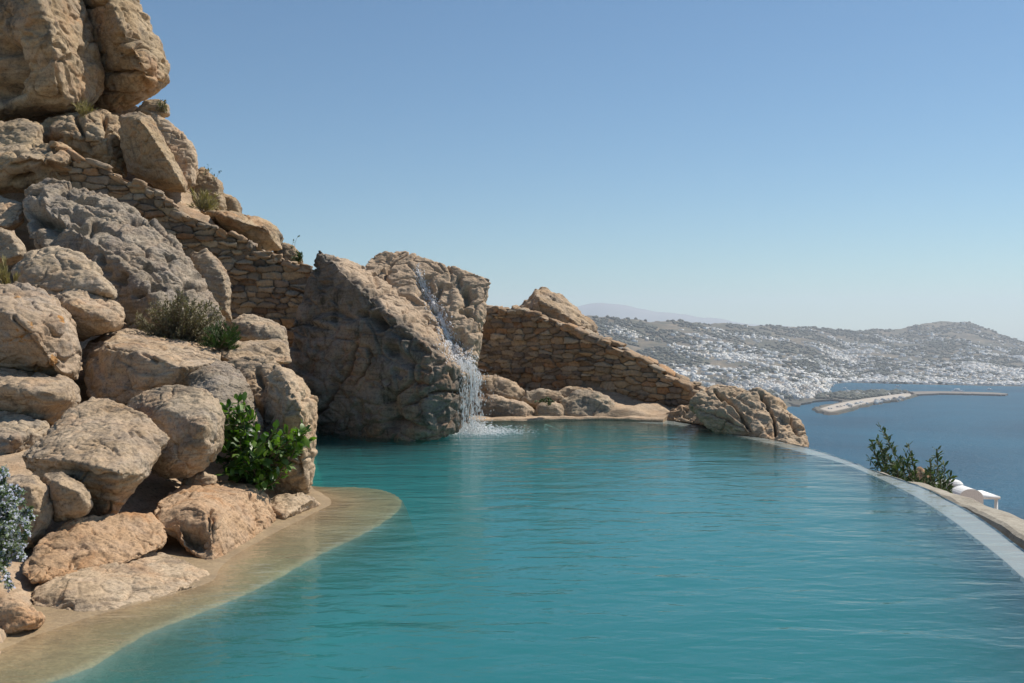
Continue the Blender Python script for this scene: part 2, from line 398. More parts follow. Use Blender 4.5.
cx_ = X[fs_].mean(1); cy_ = Y[fs_].mean(1)
keepf = ~((~inside(cx_, cy_, np.vstack([shore + np.array([-1.4, 0]), [(-4.6, 18.9), (1.2, 18.9)], rim_in + np.array([.03, .0])]))))
# pool shell material: sandy ledge where shallow, teal-white plaster where deep (a real change of finish at the ledge edge)
m, n, l, b = new_mat('pool_shell')
g = n.new('ShaderNodeNewGeometry'); sx = n.new('ShaderNodeSeparateXYZ'); l.new(g.outputs['Position'], sx.inputs[0])
big = nz(n, l, g.outputs['Position'], 1.6, 5, .6, .5)
sand = mixc(n, l, ramp(n, l, big, [(.35, 0.), (.65, 1.)]), (0.29, 0.205, 0.115), (0.36, 0.265, 0.155))
fine = nz(n, l, g.outputs['Position'], 38, 4, .7)
sand = mixc(n, l, 1.0, sand, ramp(n, l, fine, [(.3, .7), (.7, 1.15)]), 'MULTIPLY')
sand = mixc(n, l, ramp(n, l, nz(n, l, g.outputs['Position'], 3.5, 7, .75, .8), [(.48, 0.), (.6, .65)]), sand, (0.20, 0.145, 0.085))
plas = mixc(n, l, ramp(n, l, nz(n, l, g.outputs['Position'], .7, 4, .6, .3), [(.35, 0.), (.65, 1.)]), (0.060, 0.085, 0.072), (0.10, 0.14, 0.12))
mk = math_(n, l, 'ADD', sx.outputs[2], math_(n, l, 'MULTIPLY', math_(n, l, 'SUBTRACT', big, .5), .02))
gx_ = n.new('ShaderNodeMapRange'); l.new(sx.outputs[0], gx_.inputs[0]); gx_.inputs[1].default_value = 1.0; gx_.inputs[2].default_value = 2.2; gx_.inputs[3].default_value = 1; gx_.inputs[4].default_value = 0
fac = n.new('ShaderNodeMapRange'); fac.inputs[1].default_value = -0.058; fac.inputs[2].default_value = -0.051; l.new(mk, fac.inputs[0])
l.new(mixc(n, l, math_(n, l, 'MULTIPLY', fac.outputs[0], gx_.outputs[0]), plas, sand), b.inputs['Base Color']); b.inputs['Roughness'].default_value = .6
bp = n.new('ShaderNodeBump'); bp.inputs['Strength'].default_value = .25; bp.inputs['Distance'].default_value = .02
l.new(fine, bp.inputs['Height']); l.new(bp.outputs[0], b.inputs['Normal']); M['shell'] = m
struct('pool_floor', mesh_np('pool_floor', np.stack([X, Y, Zb], 1), fs_[keepf], M['shell'], True))

# pool water: clear water with the colour in its body
m, n, l, b = new_mat('pool_water'); n.remove(b); out = n['Material Output']
tc = n.new('ShaderNodeNewGeometry'); pos = tc.outputs['Position']
w1 = nz(n, l, mapping(n, l, pos, (0, 0, 0), (0, 0, -.12), (1.0, 2.1, 1)), 1.0, 3, .45, .5)
w2 = nz(n, l, mapping(n, l, pos, (3, 5, 0), (0, 0, .22), (1.3, 2.9, 1)), 2.9, 2, .45, .6)
w3 = nz(n, l, mapping(n, l, pos, (9, 1, 0), (0, 0, -.3), (1.3, 2.6, 1)), 13, 2, .5, .3)
def rings(cx, cy, freq, reach):
    v = n.new('ShaderNodeVectorMath'); v.operation = 'DISTANCE'; l.new(pos, v.inputs[0]); v.inputs[1].default_value = (cx, cy, 0)
    jit = math_(n, l, 'ADD', v.outputs['Value'], math_(n, l, 'MULTIPLY', w1, .35))
    s = math_(n, l, 'SINE', math_(n, l, 'MULTIPLY', jit, freq))
    r = n.new('ShaderNodeMapRange'); l.new(v.outputs['Value'], r.inputs[0]); r.inputs[1].default_value = 0; r.inputs[2].default_value = reach
    r.inputs[3].default_value = 1; r.inputs[4].default_value = 0
    return math_(n, l, 'MULTIPLY', s, r.outputs[0])
h = math_(n, l, 'ADD', math_(n, l, 'MULTIPLY', w1, 2.0), math_(n, l, 'MULTIPLY', w2, .62))
h = math_(n, l, 'ADD', h, math_(n, l, 'MULTIPLY', w3, .15))
h = math_(n, l, 'ADD', h, math_(n, l, 'MULTIPLY', rings(-.75, 16.2, 13, 7.5), .07))
h = math_(n, l, 'ADD', h, math_(n, l, 'MULTIPLY', rings(.75, 6.6, 20, 1.9), .045))
h = math_(n, l, 'ADD', h, math_(n, l, 'MULTIPLY', rings(2.6, 11.5, 16, 3.0), .03))
bp = n.new('ShaderNodeBump'); bp.inputs['Strength'].default_value = 1.0; bp.inputs['Distance'].default_value = .0135; l.new(h, bp.inputs['Height'])
fr = n.new('ShaderNodeFresnel'); fr.inputs[0].default_value = 1.33; l.new(bp.outputs[0], fr.inputs['Normal'])
tr = n.new('ShaderNodeBsdfTransparent'); gl = n.new('ShaderNodeBsdfGlossy'); gl.inputs['Roughness'].default_value = .03; l.new(bp.outputs[0], gl.inputs['Normal'])
mx = n.new('ShaderNodeMixShader'); l.new(fr.outputs[0], mx.inputs[0]); l.new(tr.outputs[0], mx.inputs[1]); l.new(gl.outputs[0], mx.inputs[2])
l.new(mx.outputs[0], out.inputs['Surface'])
va = n.new('ShaderNodeVolumeAbsorption'); va.inputs['Color'].default_value = (0.0, 0.84, 0.872, 1); va.inputs['Density'].default_value = 1.55
vs_ = n.new('ShaderNodeVolumeScatter'); vs_.inputs['Color'].default_value = (0.52, 0.94, 1.0, 1); vs_.inputs['Density'].default_value = 0.33
ad = n.new('ShaderNodeAddShader'); l.new(va.outputs[0], ad.inputs[0]); l.new(vs_.outputs[0], ad.inputs[1])
l.new(ad.outputs[0], out.inputs['Volume']); M['water'] = m
wx = np.arange(-4.4, 5.2, .2); wy = np.arange(-1.6, 19.0, .2)
bm = bmesh.new(); wp = water_poly
vs = [bm.verts.new((p[0], p[1], 0)) for p in wp]; fc = bm.faces.new(vs); fc.normal_update()
if fc.normal.z < 0: fc.normal_flip()
bmesh.ops.triangulate(bm, faces=bm.faces[:]); me = bpy.data.meshes.new('pool_water'); bm.to_mesh(me); bm.free(); me.materials.append(M['water'])
struct('pool_water', me)

def strip(name, A, prof, mat, closed_ends=True, jit=0.0):
    """sweep a cross-section (offset outward, z) along polyline A (outward = right-hand side when going along A reversed)"""
    A = np.asarray(A, float); T = np.gradient(A, axis=0); T /= np.linalg.norm(T, axis=1)[:, None]
    N = np.stack([-T[:, 1], T[:, 0]], 1)
    return A, N
def sweep(name, A, offs, mat, sign=1, rough=0.0, seed=0):
    A, N = strip(name, A, None, mat); N = N * sign; V = []; k = len(offs[0]) if callable(offs) is False and isinstance(offs[0], list) else None
    nA = len(A); prof = [offs(i / (nA - 1)) if callable(offs) else offs for i in range(nA)]; K = len(prof[0])
    for i in range(nA):
        for (o, z) in prof[i]: V.append((A[i, 0] + N[i, 0] * o, A[i, 1] + N[i, 1] * o, z))
    V = np.array(V); Fq = []
    for i in range(nA - 1):
        for k in range(K):
            a = i * K + k; b_ = i * K + (k + 1) % K; Fq.append([a, b_, b_ + K, a + K])
    Fq.append(list(range(K))[::-1]); Fq.append([(nA - 1) * K + k for k in range(K)])
    if rough: V = V + fbm(V * 2.5, 3, seed)[:, None] * rough * np.array([.5, .5, 1])
    return mesh_np(name, V, Fq, mat)
# pale rim under a film of water: between rim_in and rim_out
m, n, l, b = new_mat('pale_plaster')
g = n.new('ShaderNodeNewGeometry')
l.new(mixc(n, l, nz(n, l, g.outputs['Position'], 5, 5, .65, .4), (0.27, 0.27, 0.26), (0.38, 0.38, 0.37)), b.inputs['Base Color']); b.inputs['Roughness'].default_value = .35
M['plaster'] = m
K = len(rim_in); V = []; 
def arc_resample(A, n):
    s = np.r_[0, np.cumsum(np.hypot(*np.diff(A, axis=0).T))]; t = np.linspace(0, s[-1], n)
    return np.stack([np.interp(t, s, A[:, 0]), np.interp(t, s, A[:, 1])], 1)
ri = rim_in; 
# nearest matching outer point for each inner one
ro = []
Ao = arc_resample(rim_out, 900)
for p in ri: ro.append(Ao[np.argmin(np.hypot(*(Ao - p).T))])
ro = np.array(ro)
for i in range(len(ri)):
    a, c = ri[i], ro[i]
    V += [(a[0], a[1], -1.6), (a[0], a[1], -.03), (a[0] * .93 + c[0] * .07, a[1] * .93 + c[1] * .07, -.010), (c[0] * .85 + a[0] * .15, c[1] * .85 + a[1] * .15, -.006), (c[0], c[1], -.018), (c[0], c[1], -1.6)]
Fq = []
for i in range(len(ri) - 1):
    for k in range(5): Fq.append([i * 6 + k, i * 6 + k + 1, i * 6 + k + 7, i * 6 + k + 6])
struct('infinity_edge', mesh_np('infinity_edge', V, Fq, M['plaster']))
# stone coping outside, with the overflow slot widening towards the camera
m, n, l, b = new_mat('coping_stone')
g = n.new('ShaderNodeNewGeometry'); big = nz(n, l, g.outputs['Position'], 2.2, 6, .65, .4)
c_ = mixc(n, l, ramp(n, l, big, [(.35, 0.), (.62, 1.)]), (0.27, 0.235, 0.18), (0.40, 0.36, 0.29))
c_ = mixc(n, l, 1.0, c_, ramp(n, l, nz(n, l, g.outputs['Position'], 40, 5, .7), [(.3, .7), (.7, 1.2)]), 'MULTIPLY')
l.new(c_, b.inputs['Base Color']); b.inputs['Roughness'].default_value = .85
bp = n.new('ShaderNodeBump'); bp.inputs['Strength'].default_value = .6; bp.inputs['Distance'].default_value = .02
l.new(nz(n, l, g.outputs['Position'], 22, 8, .7), bp.inputs['Height']); l.new(bp.outputs[0], b.inputs['Normal']); M['coping'] = m
A = arc_resample(np.array([p for p in rim_out if p[1] < 14.2]), 150)
def cop(t):
    gap = .012 + .15 * float(sstep(.12, .36, np.array([t]))[0]); w_ = .10 + .30 * float(sstep(0, .4, np.array([t]))[0])
    zt = -.03 - .02 * t
    return [(gap, -1.6), (gap, zt - .06), (gap + .015, zt - .02), (gap + .05, zt), (gap + w_ - .05, zt - .005), (gap + w_ - .01, zt - .03), (gap + w_, zt - .1), (gap + w_, -1.9)]
struct('coping', sweep('coping', A, cop, M['coping'], sign=1, rough=.018))
# far rim: low sand-coloured stone kerb
A = arc_resample(catmull([(-3.6, 17.75), (-2, 18.05), (-.9, 18.3), (.3, 18.45), (1.0, 18.62), (1.9, 18.75), (2.8, 18.45)], 8), 60)
struct('stone_kerb', sweep('stone_kerb', A, [(0, -.5), (0, .03), (.03, .055), (.4, .07), (.9, .10), (.9, -.5)], M['shell_dry'] if 'shell_dry' in M else M['ground'], sign=1, rough=.03))
#==SPLIT==
# ================================================================== ROCKS (left slope, near to far)
rock('rock', 'small orange-brown rocks lump at the bottom left corner of the ledge', 'orange', 5.55,
     [(-45, 602), (10, 598), (30, 604), (45, 617), (38, 628), (0, 637), (-45, 650)], bulge=.1, back=.4)
rock('flat_rock', 'wide flat pinkish rock slab lying on the ledge at the water edge', 'pink', 6.1,
     [(28, 598, 6.1), (45, 577, 6.6), (85, 556, 7.0), (120, 545, 7.3), (160, 552, 7.3), (190, 562, 7.1), (208, 571, 6.95), (214, 580, 6.8), (196, 588, 6.55), (150, 601, 6.25), (110, 613, 6.0), (70, 616, 5.95), (35, 611, 6.0)],
     pts=[(60, 590, .0), (120, 580, .3), (180, 572, .7)], auto=False, back=.25, rough=.6, facet=.8, pits=0, rnd=.015)
rock('rock', 'rough light orange rock bedded behind the flat pinkish slab', 'orange', 6.75,
     [(20, 568, 6.5), (38, 540, 6.8), (72, 518, 7.1), (95, 528, 7.2), (122, 514, 7.5), (150, 514, 7.6), (170, 528, 7.6), (165, 546, 7.2), (130, 562, 6.8), (90, 575, 6.6), (55, 582, 6.4), (28, 582, 6.3)],
     pts=[(80, 548, .0), (130, 535, .4)], auto=False, back=.3, rough=.9, facet=1.6, pits=.3)
rock('rock', 'squarish orange rock with a vertical crack beside the water', 'orange', 7.5,
     [(153, 512, 7.7), (160, 498, 8.2), (182, 486, 8.8), (215, 481, 9.2), (245, 481, 9.5), (259, 485, 9.4), (270, 499, 9.1), (278, 519, 8.85), (268, 530, 8.5), (245, 544, 7.9), (226, 557, 7.5), (212, 565, 7.28), (195, 557, 7.35), (175, 543, 7.5), (160, 530, 7.5)],
     pts=[(198, 503, .2), (250, 492, 1.2), (215, 520, .0)], auto=False, back=.35, strata=1.2, rough=.5, facet=.8, rnd=.02, sdir=(.9, .3, .2), carve=[([(212, 508), (213, 530), (213, 546)], 1.3, 0.09), ([(246, 488), (255, 505), (260, 526)], 1.0, 0.06), ([(172, 532), (198, 542)], 8, 0.16), ([(208, 512), (209, 530)], 0.8, 0.04)])
rock('rock', 'small low pinkish rock at the ledge between square rock and tall rock', 'pink', 9.3,
     [(268, 502), (275, 495), (300, 492), (314, 498), (322, 505, 9.7), (303, 513, 9.4), (282, 522, 8.9), (272, 512, 9)], bulge=.06, back=.4)
rock('rock', 'small rounded tan rock wedged below the shrub', 'tan', 8.9, [(180, 482), (186, 474), (205, 472), (216, 476), (217, 485), (205, 488), (184, 488)], bulge=.08, back=.25)
rock('rock', 'blocky brown rock overhanging the shaded gap by the rosemary', 'tan', 6.95,
     [(-12, 480), (14, 474), (36, 477), (49, 487), (53, 505), (50, 525), (41, 538), (33, 549), (18, 548), (-10, 545)], pts=[(30, 488, -.12), (34, 520, -.1)], bulge=.12, back=.35)
rock('rock', 'brown boulder with pale scarred right end beside the blocky rock', 'tan', 7.1,
     [(42, 475), (62, 471), (80, 482), (90, 494), (93, 505), (88, 513), (72, 520), (54, 522), (45, 505)], pts=[(60, 484, -.15), (80, 492, -.1)], bulge=.1, back=.4)
rock('boulder', 'large angular tan boulder with flat top and undercut front', 'tan', 7.7,
     [(22, 456, 7.75), (42, 435, 8.1), (66, 411, 8.5), (92, 398, 8.75), (106, 399, 8.75), (123, 409, 8.6), (143, 413, 8.5), (170, 437, 8.2), (158, 455, 7.9), (148, 474, 7.6), (130, 498, 7.6), (113, 518, 7.65), (98, 526, 7.7), (82, 512, 7.8), (60, 488, 7.9), (30, 472, 7.8)],
     pts=[(32, 458, -.15), (75, 462, -.42), (120, 473, -.48), (142, 474, -.25), (110, 500, -.12), (70, 445, -.1), (128, 440, .05)], auto=False, back=.55, rnd=.010, rough=.55, cat='boulder', carve=[([(50, 470), (90, 474), (120, 476)], 1.3, 0.05), ([(100, 440), (120, 455)], 1, 0.02)])
rock('boulder', 'rounded tan boulder behind the angular one, lit on its crown', 'greytan', 8.8,
     [(122, 412), (134, 397), (150, 389), (166, 384), (188, 387), (204, 386), (217, 396), (225, 415), (225, 440), (216, 460), (204, 471), (188, 479), (165, 479), (148, 468), (160, 448)],
     pts=[(205, 425, -.35), (190, 455, -.25), (165, 405, 0)], bulge=.3, back=.6, lean=.5, rnd=.03, rough=.6, cat='boulder')
rock('rock', 'pale flattish rock at the left edge above the blocky rock', 'greytan', 9.2,
     [(-50, 412), (20, 411), (52, 424), (46, 437), (24, 454), (20, 468), (-5, 474), (-50, 474)], pts=[(10, 440, -.2)], bulge=.15, back=.5, lean=.8, strata=1.6)
rock('boulder', 'wide tan boulder at the left edge with lit flat top', 'tan', 10.0,
     [(-60, 366), (0, 367), (38, 371), (70, 378), (83, 393), (84, 402), (62, 417), (48, 427), (20, 418), (-60, 418)], pts=[(0, 385, -.4), (50, 392, -.4), (65, 398, -.3), (10, 408, -.3)], bulge=.2, back=.9, lean=1.0, cat='boulder')
rock('boulder', 'big pinkish boulder streaked with orange lichen at the left edge', 'lichen', 10.8,
     [(-60, 285), (0, 287), (22, 284), (46, 291), (64, 304), (74, 322), (77, 345), (83, 368), (79, 382), (60, 377), (30, 371), (0, 372), (-60, 372)],
     pts=[(0, 310, -.5), (35, 335, -.6), (55, 368, -.45), (10, 360, -.1), (60, 320, -.2)], bulge=.2, back=1.0, lean=.8, cat='boulder', carve=[([(14, 316), (32, 345), (52, 370)], 1.3, 0.09), ([(30, 300), (50, 318)], 1.2, 0.05)])
rock('boulder', 'smooth lit tan boulder with a shadowed notch below its right end', 'tan', 12.1,
     [(24, 292), (48, 277), (70, 276), (88, 281), (108, 293), (122, 308), (124, 325), (110, 333), (92, 334), (76, 342), (50, 330)], pts=[(75, 305, -.5), (112, 322, -.45)], bulge=.3, back=.9, lean=1.2, cat='boulder')
rock('boulder', 'grey-brown domed boulder under the big pitted grey boulder', 'greytan', 12.7,
     [(10, 268), (28, 252), (48, 246), (68, 248), (88, 258), (104, 274), (120, 292), (118, 300), (60, 300), (15, 295)], bulge=.4, back=.9, lean=.6, cat='boulder')
rock('boulder', 'huge pitted grey boulder sloping down to the right', 'grey', 14.4,
     [(20, 205, 16.5), (26, 188, 17), (48, 180, 17.2), (74, 183, 17.2), (100, 194, 17), (130, 209, 16.7), (156, 224, 16.4), (178, 241, 16), (192, 258, 15.8), (206, 280, 15.4), (218, 303, 15), (230, 326, 14.7), (212, 342, 14.4), (170, 342, 14.3), (138, 332, 14.3), (124, 312, 14.5), (112, 290, 14.7), (88, 262, 15), (50, 250, 15.2), (26, 238, 15.6)],
     pts=[(60, 215, 1.0), (120, 262, .0), (160, 300, -.4), (205, 318, -.2), (140, 315, -.45)], auto=False, back=1.2, rough=.6, pits=1.6, strata=1.6, rnd=.03, crack=1.2, cat='boulder', sdir=(.55, -.3, .8), carve=[([(36, 212), (48, 222)], 7, 0.4), ([(75, 210), (82, 215)], 4, 0.28), ([(95, 222), (98, 226)], 3, 0.22), ([(28, 214), (32, 224)], 4, 0.3), ([(120, 200), (150, 222), (175, 243)], 1.4, 0.1), ([(60, 190), (85, 200), (110, 212)], 1.4, 0.1), ([(100, 240), (130, 262), (160, 280)], 1.6, 0.07), ([(80, 225), (90, 235)], 3, 0.15)], fine=2.2, facet=.7)
rock('rock', 'striped rock poking in at the left edge below the dark hollow', 'greytan', 13.8,
     [(-40, 222), (0, 226), (14, 231), (27, 248), (27, 258), (10, 264), (-40, 268)], bulge=.3, back=.8, strata=2)
rock('rock', 'smooth sunlit tan rock at the left edge under the layered outcrop', 'pink', 16.5,
     [(-50, 197), (8, 197), (25, 203), (23, 222), (10, 230), (-50, 232)], bulge=.2, back=.9, lean=1.2)
rock('boulder', 'broad slab-topped rock with a deep shaded undercut front', 'tan', 10.8,
     [(82, 352, 12.0), (100, 336, 12.8), (128, 328, 13.4), (165, 334, 13.4), (197, 344, 13.0), (222, 354, 12.4), (222, 366, 11.6), (205, 380, 11), (190, 388, 10.8), (160, 398, 10.7), (128, 406, 10.7), (104, 402, 10.8), (88, 398, 11), (82, 376, 11.4)],
     pts=[(108, 345, .3), (150, 356, -.1), (185, 366, -.3), (212, 362, .2), (120, 380, .6), (160, 385, .3)], auto=False, back=.8, rnd=.015, rough=.6, cat='boulder', carve=[([(103, 344), (115, 348), (140, 352), (156, 362)], 1.3, 0.09)])
rock('boulder', 'dark grey-patched shoulder of rock above the round boulder', 'grey', 10.0,
     [(178, 372, 10.9), (188, 361, 11.3), (212, 357, 11.5), (232, 362, 11.3), (243, 374, 10.9), (254, 396, 10.4), (262, 420, 10.1), (264, 446, 10), (225, 452, 9.8), (215, 415, 9.9), (196, 392, 10.3)],
     pts=[(215, 378, .3), (238, 405, -.05)], bulge=.2, back=.6, cat='boulder')
rock('rock', 'broken tan rock with a dark cavity between grey shoulder and tall rock', 'tan', 10.6,
     [(224, 362), (250, 354), (274, 357), (286, 366), (282, 400), (276, 450), (262, 455), (256, 420), (244, 388)], bulge=.2, back=.7, lean=.7, crack=2, pits=1, carve=[([(257, 372), (262, 385)], 3, 0.15), ([(250, 400), (262, 412)], 4, 0.15)])
rock('boulder', 'tall upright tan rock standing in the pool at the end of the ledge', 'pink', 10.2,
     [(268, 376), (278, 367), (293, 371), (307, 384), (315, 398), (318, 416), (315, 436), (311, 456), (312, 480), (309, 494), (276, 496), (266, 470), (262, 440), (266, 400)],
     pts=[(290, 385, -.2), (302, 410, -.38), (285, 418, -.35), (300, 440, -.2), (298, 480, -.05)], bulge=.2, back=.7, lean=.35, crack=1.6, rough=.6, rnd=.015, cat='boulder', carve=[([(302, 440), (300, 470)], 3, 0.1)])
rock('flat_rock', 'thin layered ledge rock behind the green tuft', 'tan', 12.8,
     [(205, 347, 12.6), (225, 341, 13.2), (288, 340, 13.6), (292, 362, 12.9), (262, 364, 12.6), (228, 362, 12.4)], bulge=.05, back=.7, strata=2.2)
rock('rock', 'low dark-faced rock below the drystone wall, left of the waterfall boulder', 'greytan', 15.0,
     [(228, 322), (240, 313), (254, 313), (268, 319), (287, 328), (289, 343), (262, 344), (236, 340)], pts=[(250, 322, -.1)], bulge=.25, back=.6, lean=.8)
# hill crest
rock('boulder', 'enormous smooth boulder at the top left corner with a sunlit right flank', 'tan_far', 22.0,
     [(-90, -70), (60, -70), (64, -2), (80, 24), (98, 48), (106, 72), (104, 92), (86, 106), (60, 113), (30, 119), (-20, 126), (-90, 128)],
     pts=[(28, -50, -1.6), (38, 10, -1.9), (56, 50, -2.0), (55, 85, -1.9), (72, 104, -1.2), (-60, 40, -.1), (-60, 100, -.1), (20, 110, -1.2)], bulge=.35, back=2.5, lean=.15, rnd=.04, strata=.4, rough=.55, facet=.5, pits=.5, cat='boulder', carve=[([(-5, 45), (8, 50), (12, 65), (8, 82), (-5, 92)], 9, 0.55), ([(82, 50), (88, 62)], 3, 0.3), ([(70, 56), (71, 60)], 2, 0.2), ([(22, 33), (30, 34)], 1.5, 0.1), ([(0, 100), (20, 92)], 4, 0.2)])
rock('boulder', 'huge overhanging boulder on the crest with pitted sunlit nose', 'tan_far', 23.2,
     [(56, -70), (100, -70), (122, -2), (140, 18), (158, 37), (169, 60), (171, 75), (167, 84), (150, 92), (138, 104), (118, 114), (94, 114), (78, 80), (60, 20)],
     pts=[(112, 5, -1.2), (125, 35, -1.6), (142, 62, -1.7), (150, 82, -1.2), (100, 60, -.6), (110, 100, -.5)], bulge=.3, back=2, lean=.1, rnd=.04, rough=.6, facet=.7, pits=.9, cat='boulder', carve=[([(106, 72), (125, 72), (152, 75)], 1.6, 0.28), ([(125, 38), (140, 44)], 5, 0.5), ([(130, 55), (138, 62)], 4, 0.3), ([(142, 80), (146, 86)], 3, 0.25), ([(92, 88), (120, 95), (146, 92)], 1.2, 0.14), ([(75, 10), (90, 5), (105, 2)], 1.5, 0.2)], fine=1.3)
rock('rock', 'lumpy sunlit rock filling the space under the enormous boulder', 'tan_far', 20.3,
     [(36, 148), (40, 124), (62, 114), (100, 112), (119, 118), (121, 148), (127, 178), (102, 170), (72, 158)], pts=[(60, 135, -.3), (95, 135, -.5), (108, 145, -.4)], bulge=.3, back=1.5, lean=.6, rough=1.8, crack=2.4, carve=[([(76, 118), (90, 150)], 2, 0.28), ([(104, 118), (111, 152)], 2, 0.3), ([(42, 141), (60, 139)], 4, 0.3)])
rock('boulder', 'shaded wedge boulder with a thin sunlit right edge above the wall', 'tan_far', 19.8,
     [(118, 117), (140, 112), (152, 116), (163, 140), (175, 164), (188, 184), (186, 193), (166, 191), (148, 182), (128, 172), (120, 148)],
     pts=[(140, 120, -.7), (152, 136, -.8), (168, 160, -.8), (182, 184, -.7)], auto=False, bulge=.2, back=1.2, lean=.0, rough=.7, rnd=.02, cat='boulder', carve=[([(136, 120), (150, 136)], 1, 0.08)])
rock('rock', 'jointed pinkish rock on the skyline right of the shaded wedge', 'pink', 20.8,
     [(150, 113), (166, 118), (184, 132), (197, 146), (199, 165), (196, 188), (184, 190), (168, 160)], bulge=.25, back=1.2, lean=.5, crack=2)
rock('rock', 'small knob of rock under the overhanging boulder on the skyline', 'tan_far', 22.2,
     [(134, 112), (146, 100), (160, 100), (169, 106), (170, 116), (150, 118)], bulge=.2, back=.8, rough=1.5)
rock('rock', 'layered outcrop with a dark hollow at the left edge', 'tan_far', 17.8,
     [(-50, 150), (22, 147), (60, 146), (76, 154), (76, 172), (66, 184), (45, 186), (20, 192), (-50, 196)], pts=[(20, 155, -.5), (62, 160, -.4)], bulge=.3, back=1.4, lean=.9, strata=2.5, crack=2, sdir=(.1, -.3, 1), carve=[([(44, 172), (62, 175)], 7, 0.5), ([(14, 182), (28, 180)], 5, 0.3), ([(10, 165), (35, 163), (44, 158)], 1.5, 0.15)])
rock('flat_rock', 'long thin shelf of rock under the enormous boulder at the left edge', 'tan_far', 19.0,
     [(-50, 122), (20, 120), (42, 126), (44, 146), (20, 150), (-50, 152)], bulge=.3, back=1.8, lean=.8, strata=2)
rock('rock', 'ragged dark crag on the skyline below the jointed rock', 'tan_far', 22.0,
     [(184, 196), (192, 176), (202, 168), (212, 175), (223, 184), (226, 198), (222, 214), (196, 214)], bulge=.3, back=1.2, rough=2, crack=2)
rock('rock', 'rounded sandy rock on the skyline at the end of the ragged crag', 'tan_far', 22.4,
     [(216, 214), (222, 192), (232, 194), (240, 202), (242, 216), (230, 222)], bulge=.25, back=1, rough=1.4)
rock('flat_rock', 'long flat-lying rock above the wall with a shaded overhang', 'tan_far', 21.2,
     [(190, 204), (212, 209), (243, 216), (262, 217), (276, 224), (285, 236), (285, 252), (264, 254), (246, 236), (222, 228), (204, 220), (188, 212)], pts=[(225, 216, -.6), (265, 228, -.6)], bulge=.2, back=1.3, lean=1.0)
rock('rock', 'two-lobed small rock resting at the lower end of the skyline', 'tan_far', 21.8,
     [(272, 262), (274, 246), (284, 242), (294, 246), (301, 255), (304, 264), (290, 268)], bulge=.25, back=.8)
rock('rock', 'dark pointed rock leaning against the foot of the drystone wall', 'greytan', 16.6,
     [(184, 266), (192, 250), (206, 249), (220, 262), (229, 276), (232, 300), (232, 322), (215, 318), (200, 288)], bulge=.2, back=.6, lean=.2, crack=1.6)

# ================================================================== WATERFALL BOULDER
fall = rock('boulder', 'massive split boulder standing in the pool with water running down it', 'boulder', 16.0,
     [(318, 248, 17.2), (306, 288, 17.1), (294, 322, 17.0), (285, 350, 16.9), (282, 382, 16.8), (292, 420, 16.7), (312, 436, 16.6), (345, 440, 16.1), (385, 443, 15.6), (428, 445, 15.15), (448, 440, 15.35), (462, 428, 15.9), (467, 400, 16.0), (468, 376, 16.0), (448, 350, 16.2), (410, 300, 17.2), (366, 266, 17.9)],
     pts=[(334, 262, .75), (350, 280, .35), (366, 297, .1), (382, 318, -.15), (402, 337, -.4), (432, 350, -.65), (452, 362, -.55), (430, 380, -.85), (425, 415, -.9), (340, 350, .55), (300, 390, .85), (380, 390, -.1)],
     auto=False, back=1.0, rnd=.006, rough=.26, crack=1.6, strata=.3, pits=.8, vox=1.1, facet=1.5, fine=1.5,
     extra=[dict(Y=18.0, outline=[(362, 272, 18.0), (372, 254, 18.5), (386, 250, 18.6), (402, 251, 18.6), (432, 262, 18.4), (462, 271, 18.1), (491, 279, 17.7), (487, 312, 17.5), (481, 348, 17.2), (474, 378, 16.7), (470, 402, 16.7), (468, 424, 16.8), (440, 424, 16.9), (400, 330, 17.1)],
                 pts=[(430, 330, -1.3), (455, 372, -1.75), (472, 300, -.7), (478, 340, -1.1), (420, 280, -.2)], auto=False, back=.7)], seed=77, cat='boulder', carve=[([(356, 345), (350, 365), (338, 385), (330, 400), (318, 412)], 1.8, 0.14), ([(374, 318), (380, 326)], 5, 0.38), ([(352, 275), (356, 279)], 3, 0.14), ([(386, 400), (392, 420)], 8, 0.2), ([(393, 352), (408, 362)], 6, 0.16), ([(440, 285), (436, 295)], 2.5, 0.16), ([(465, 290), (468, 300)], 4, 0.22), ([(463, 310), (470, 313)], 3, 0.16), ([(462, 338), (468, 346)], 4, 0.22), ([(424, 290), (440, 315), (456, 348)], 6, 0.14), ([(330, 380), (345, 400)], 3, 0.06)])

# far side of the pool
rock('rock', 'smooth long brown rock on the far bank just right of the waterfall', 'tan', 19.7, [(470, 394), (474, 377), (495, 374), (514, 381), (525, 392), (520, 401), (490, 400)], bulge=.2, back=.7, lean=.5, rnd=.04)
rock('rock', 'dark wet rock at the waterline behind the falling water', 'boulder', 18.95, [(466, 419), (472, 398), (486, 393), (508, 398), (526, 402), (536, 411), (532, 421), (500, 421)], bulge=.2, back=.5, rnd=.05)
rock('rock', 'small mossy rock in the middle of the far bank pile', 'greytan', 19.6, [(520, 402), (526, 391), (544, 388), (560, 391), (566, 400), (556, 408), (530, 408)], bulge=.15, back=.5, rnd=.04)
rock('rock', 'low knobbly rock with a dark base at the far waterline', 'tan', 19.0, [(532, 420), (536, 405), (550, 399), (563, 405), (566, 420)], bulge=.15, back=.4, rnd=.05)
rock('rock', 'large grey-brown rock at the right end of the far bank pile', 'greytan', 19.1, [(556, 420), (560, 402), (578, 389), (600, 392), (613, 400), (624, 411), (634, 421), (590, 422)], bulge=.25, back=.7, lean=.5, rnd=.04)
rock('rock', 'low sandy rock bedded behind the grey-brown one', 'tan', 19.9, [(552, 396), (566, 386), (592, 388), (598, 398), (575, 402)], bulge=.1, back=.4)
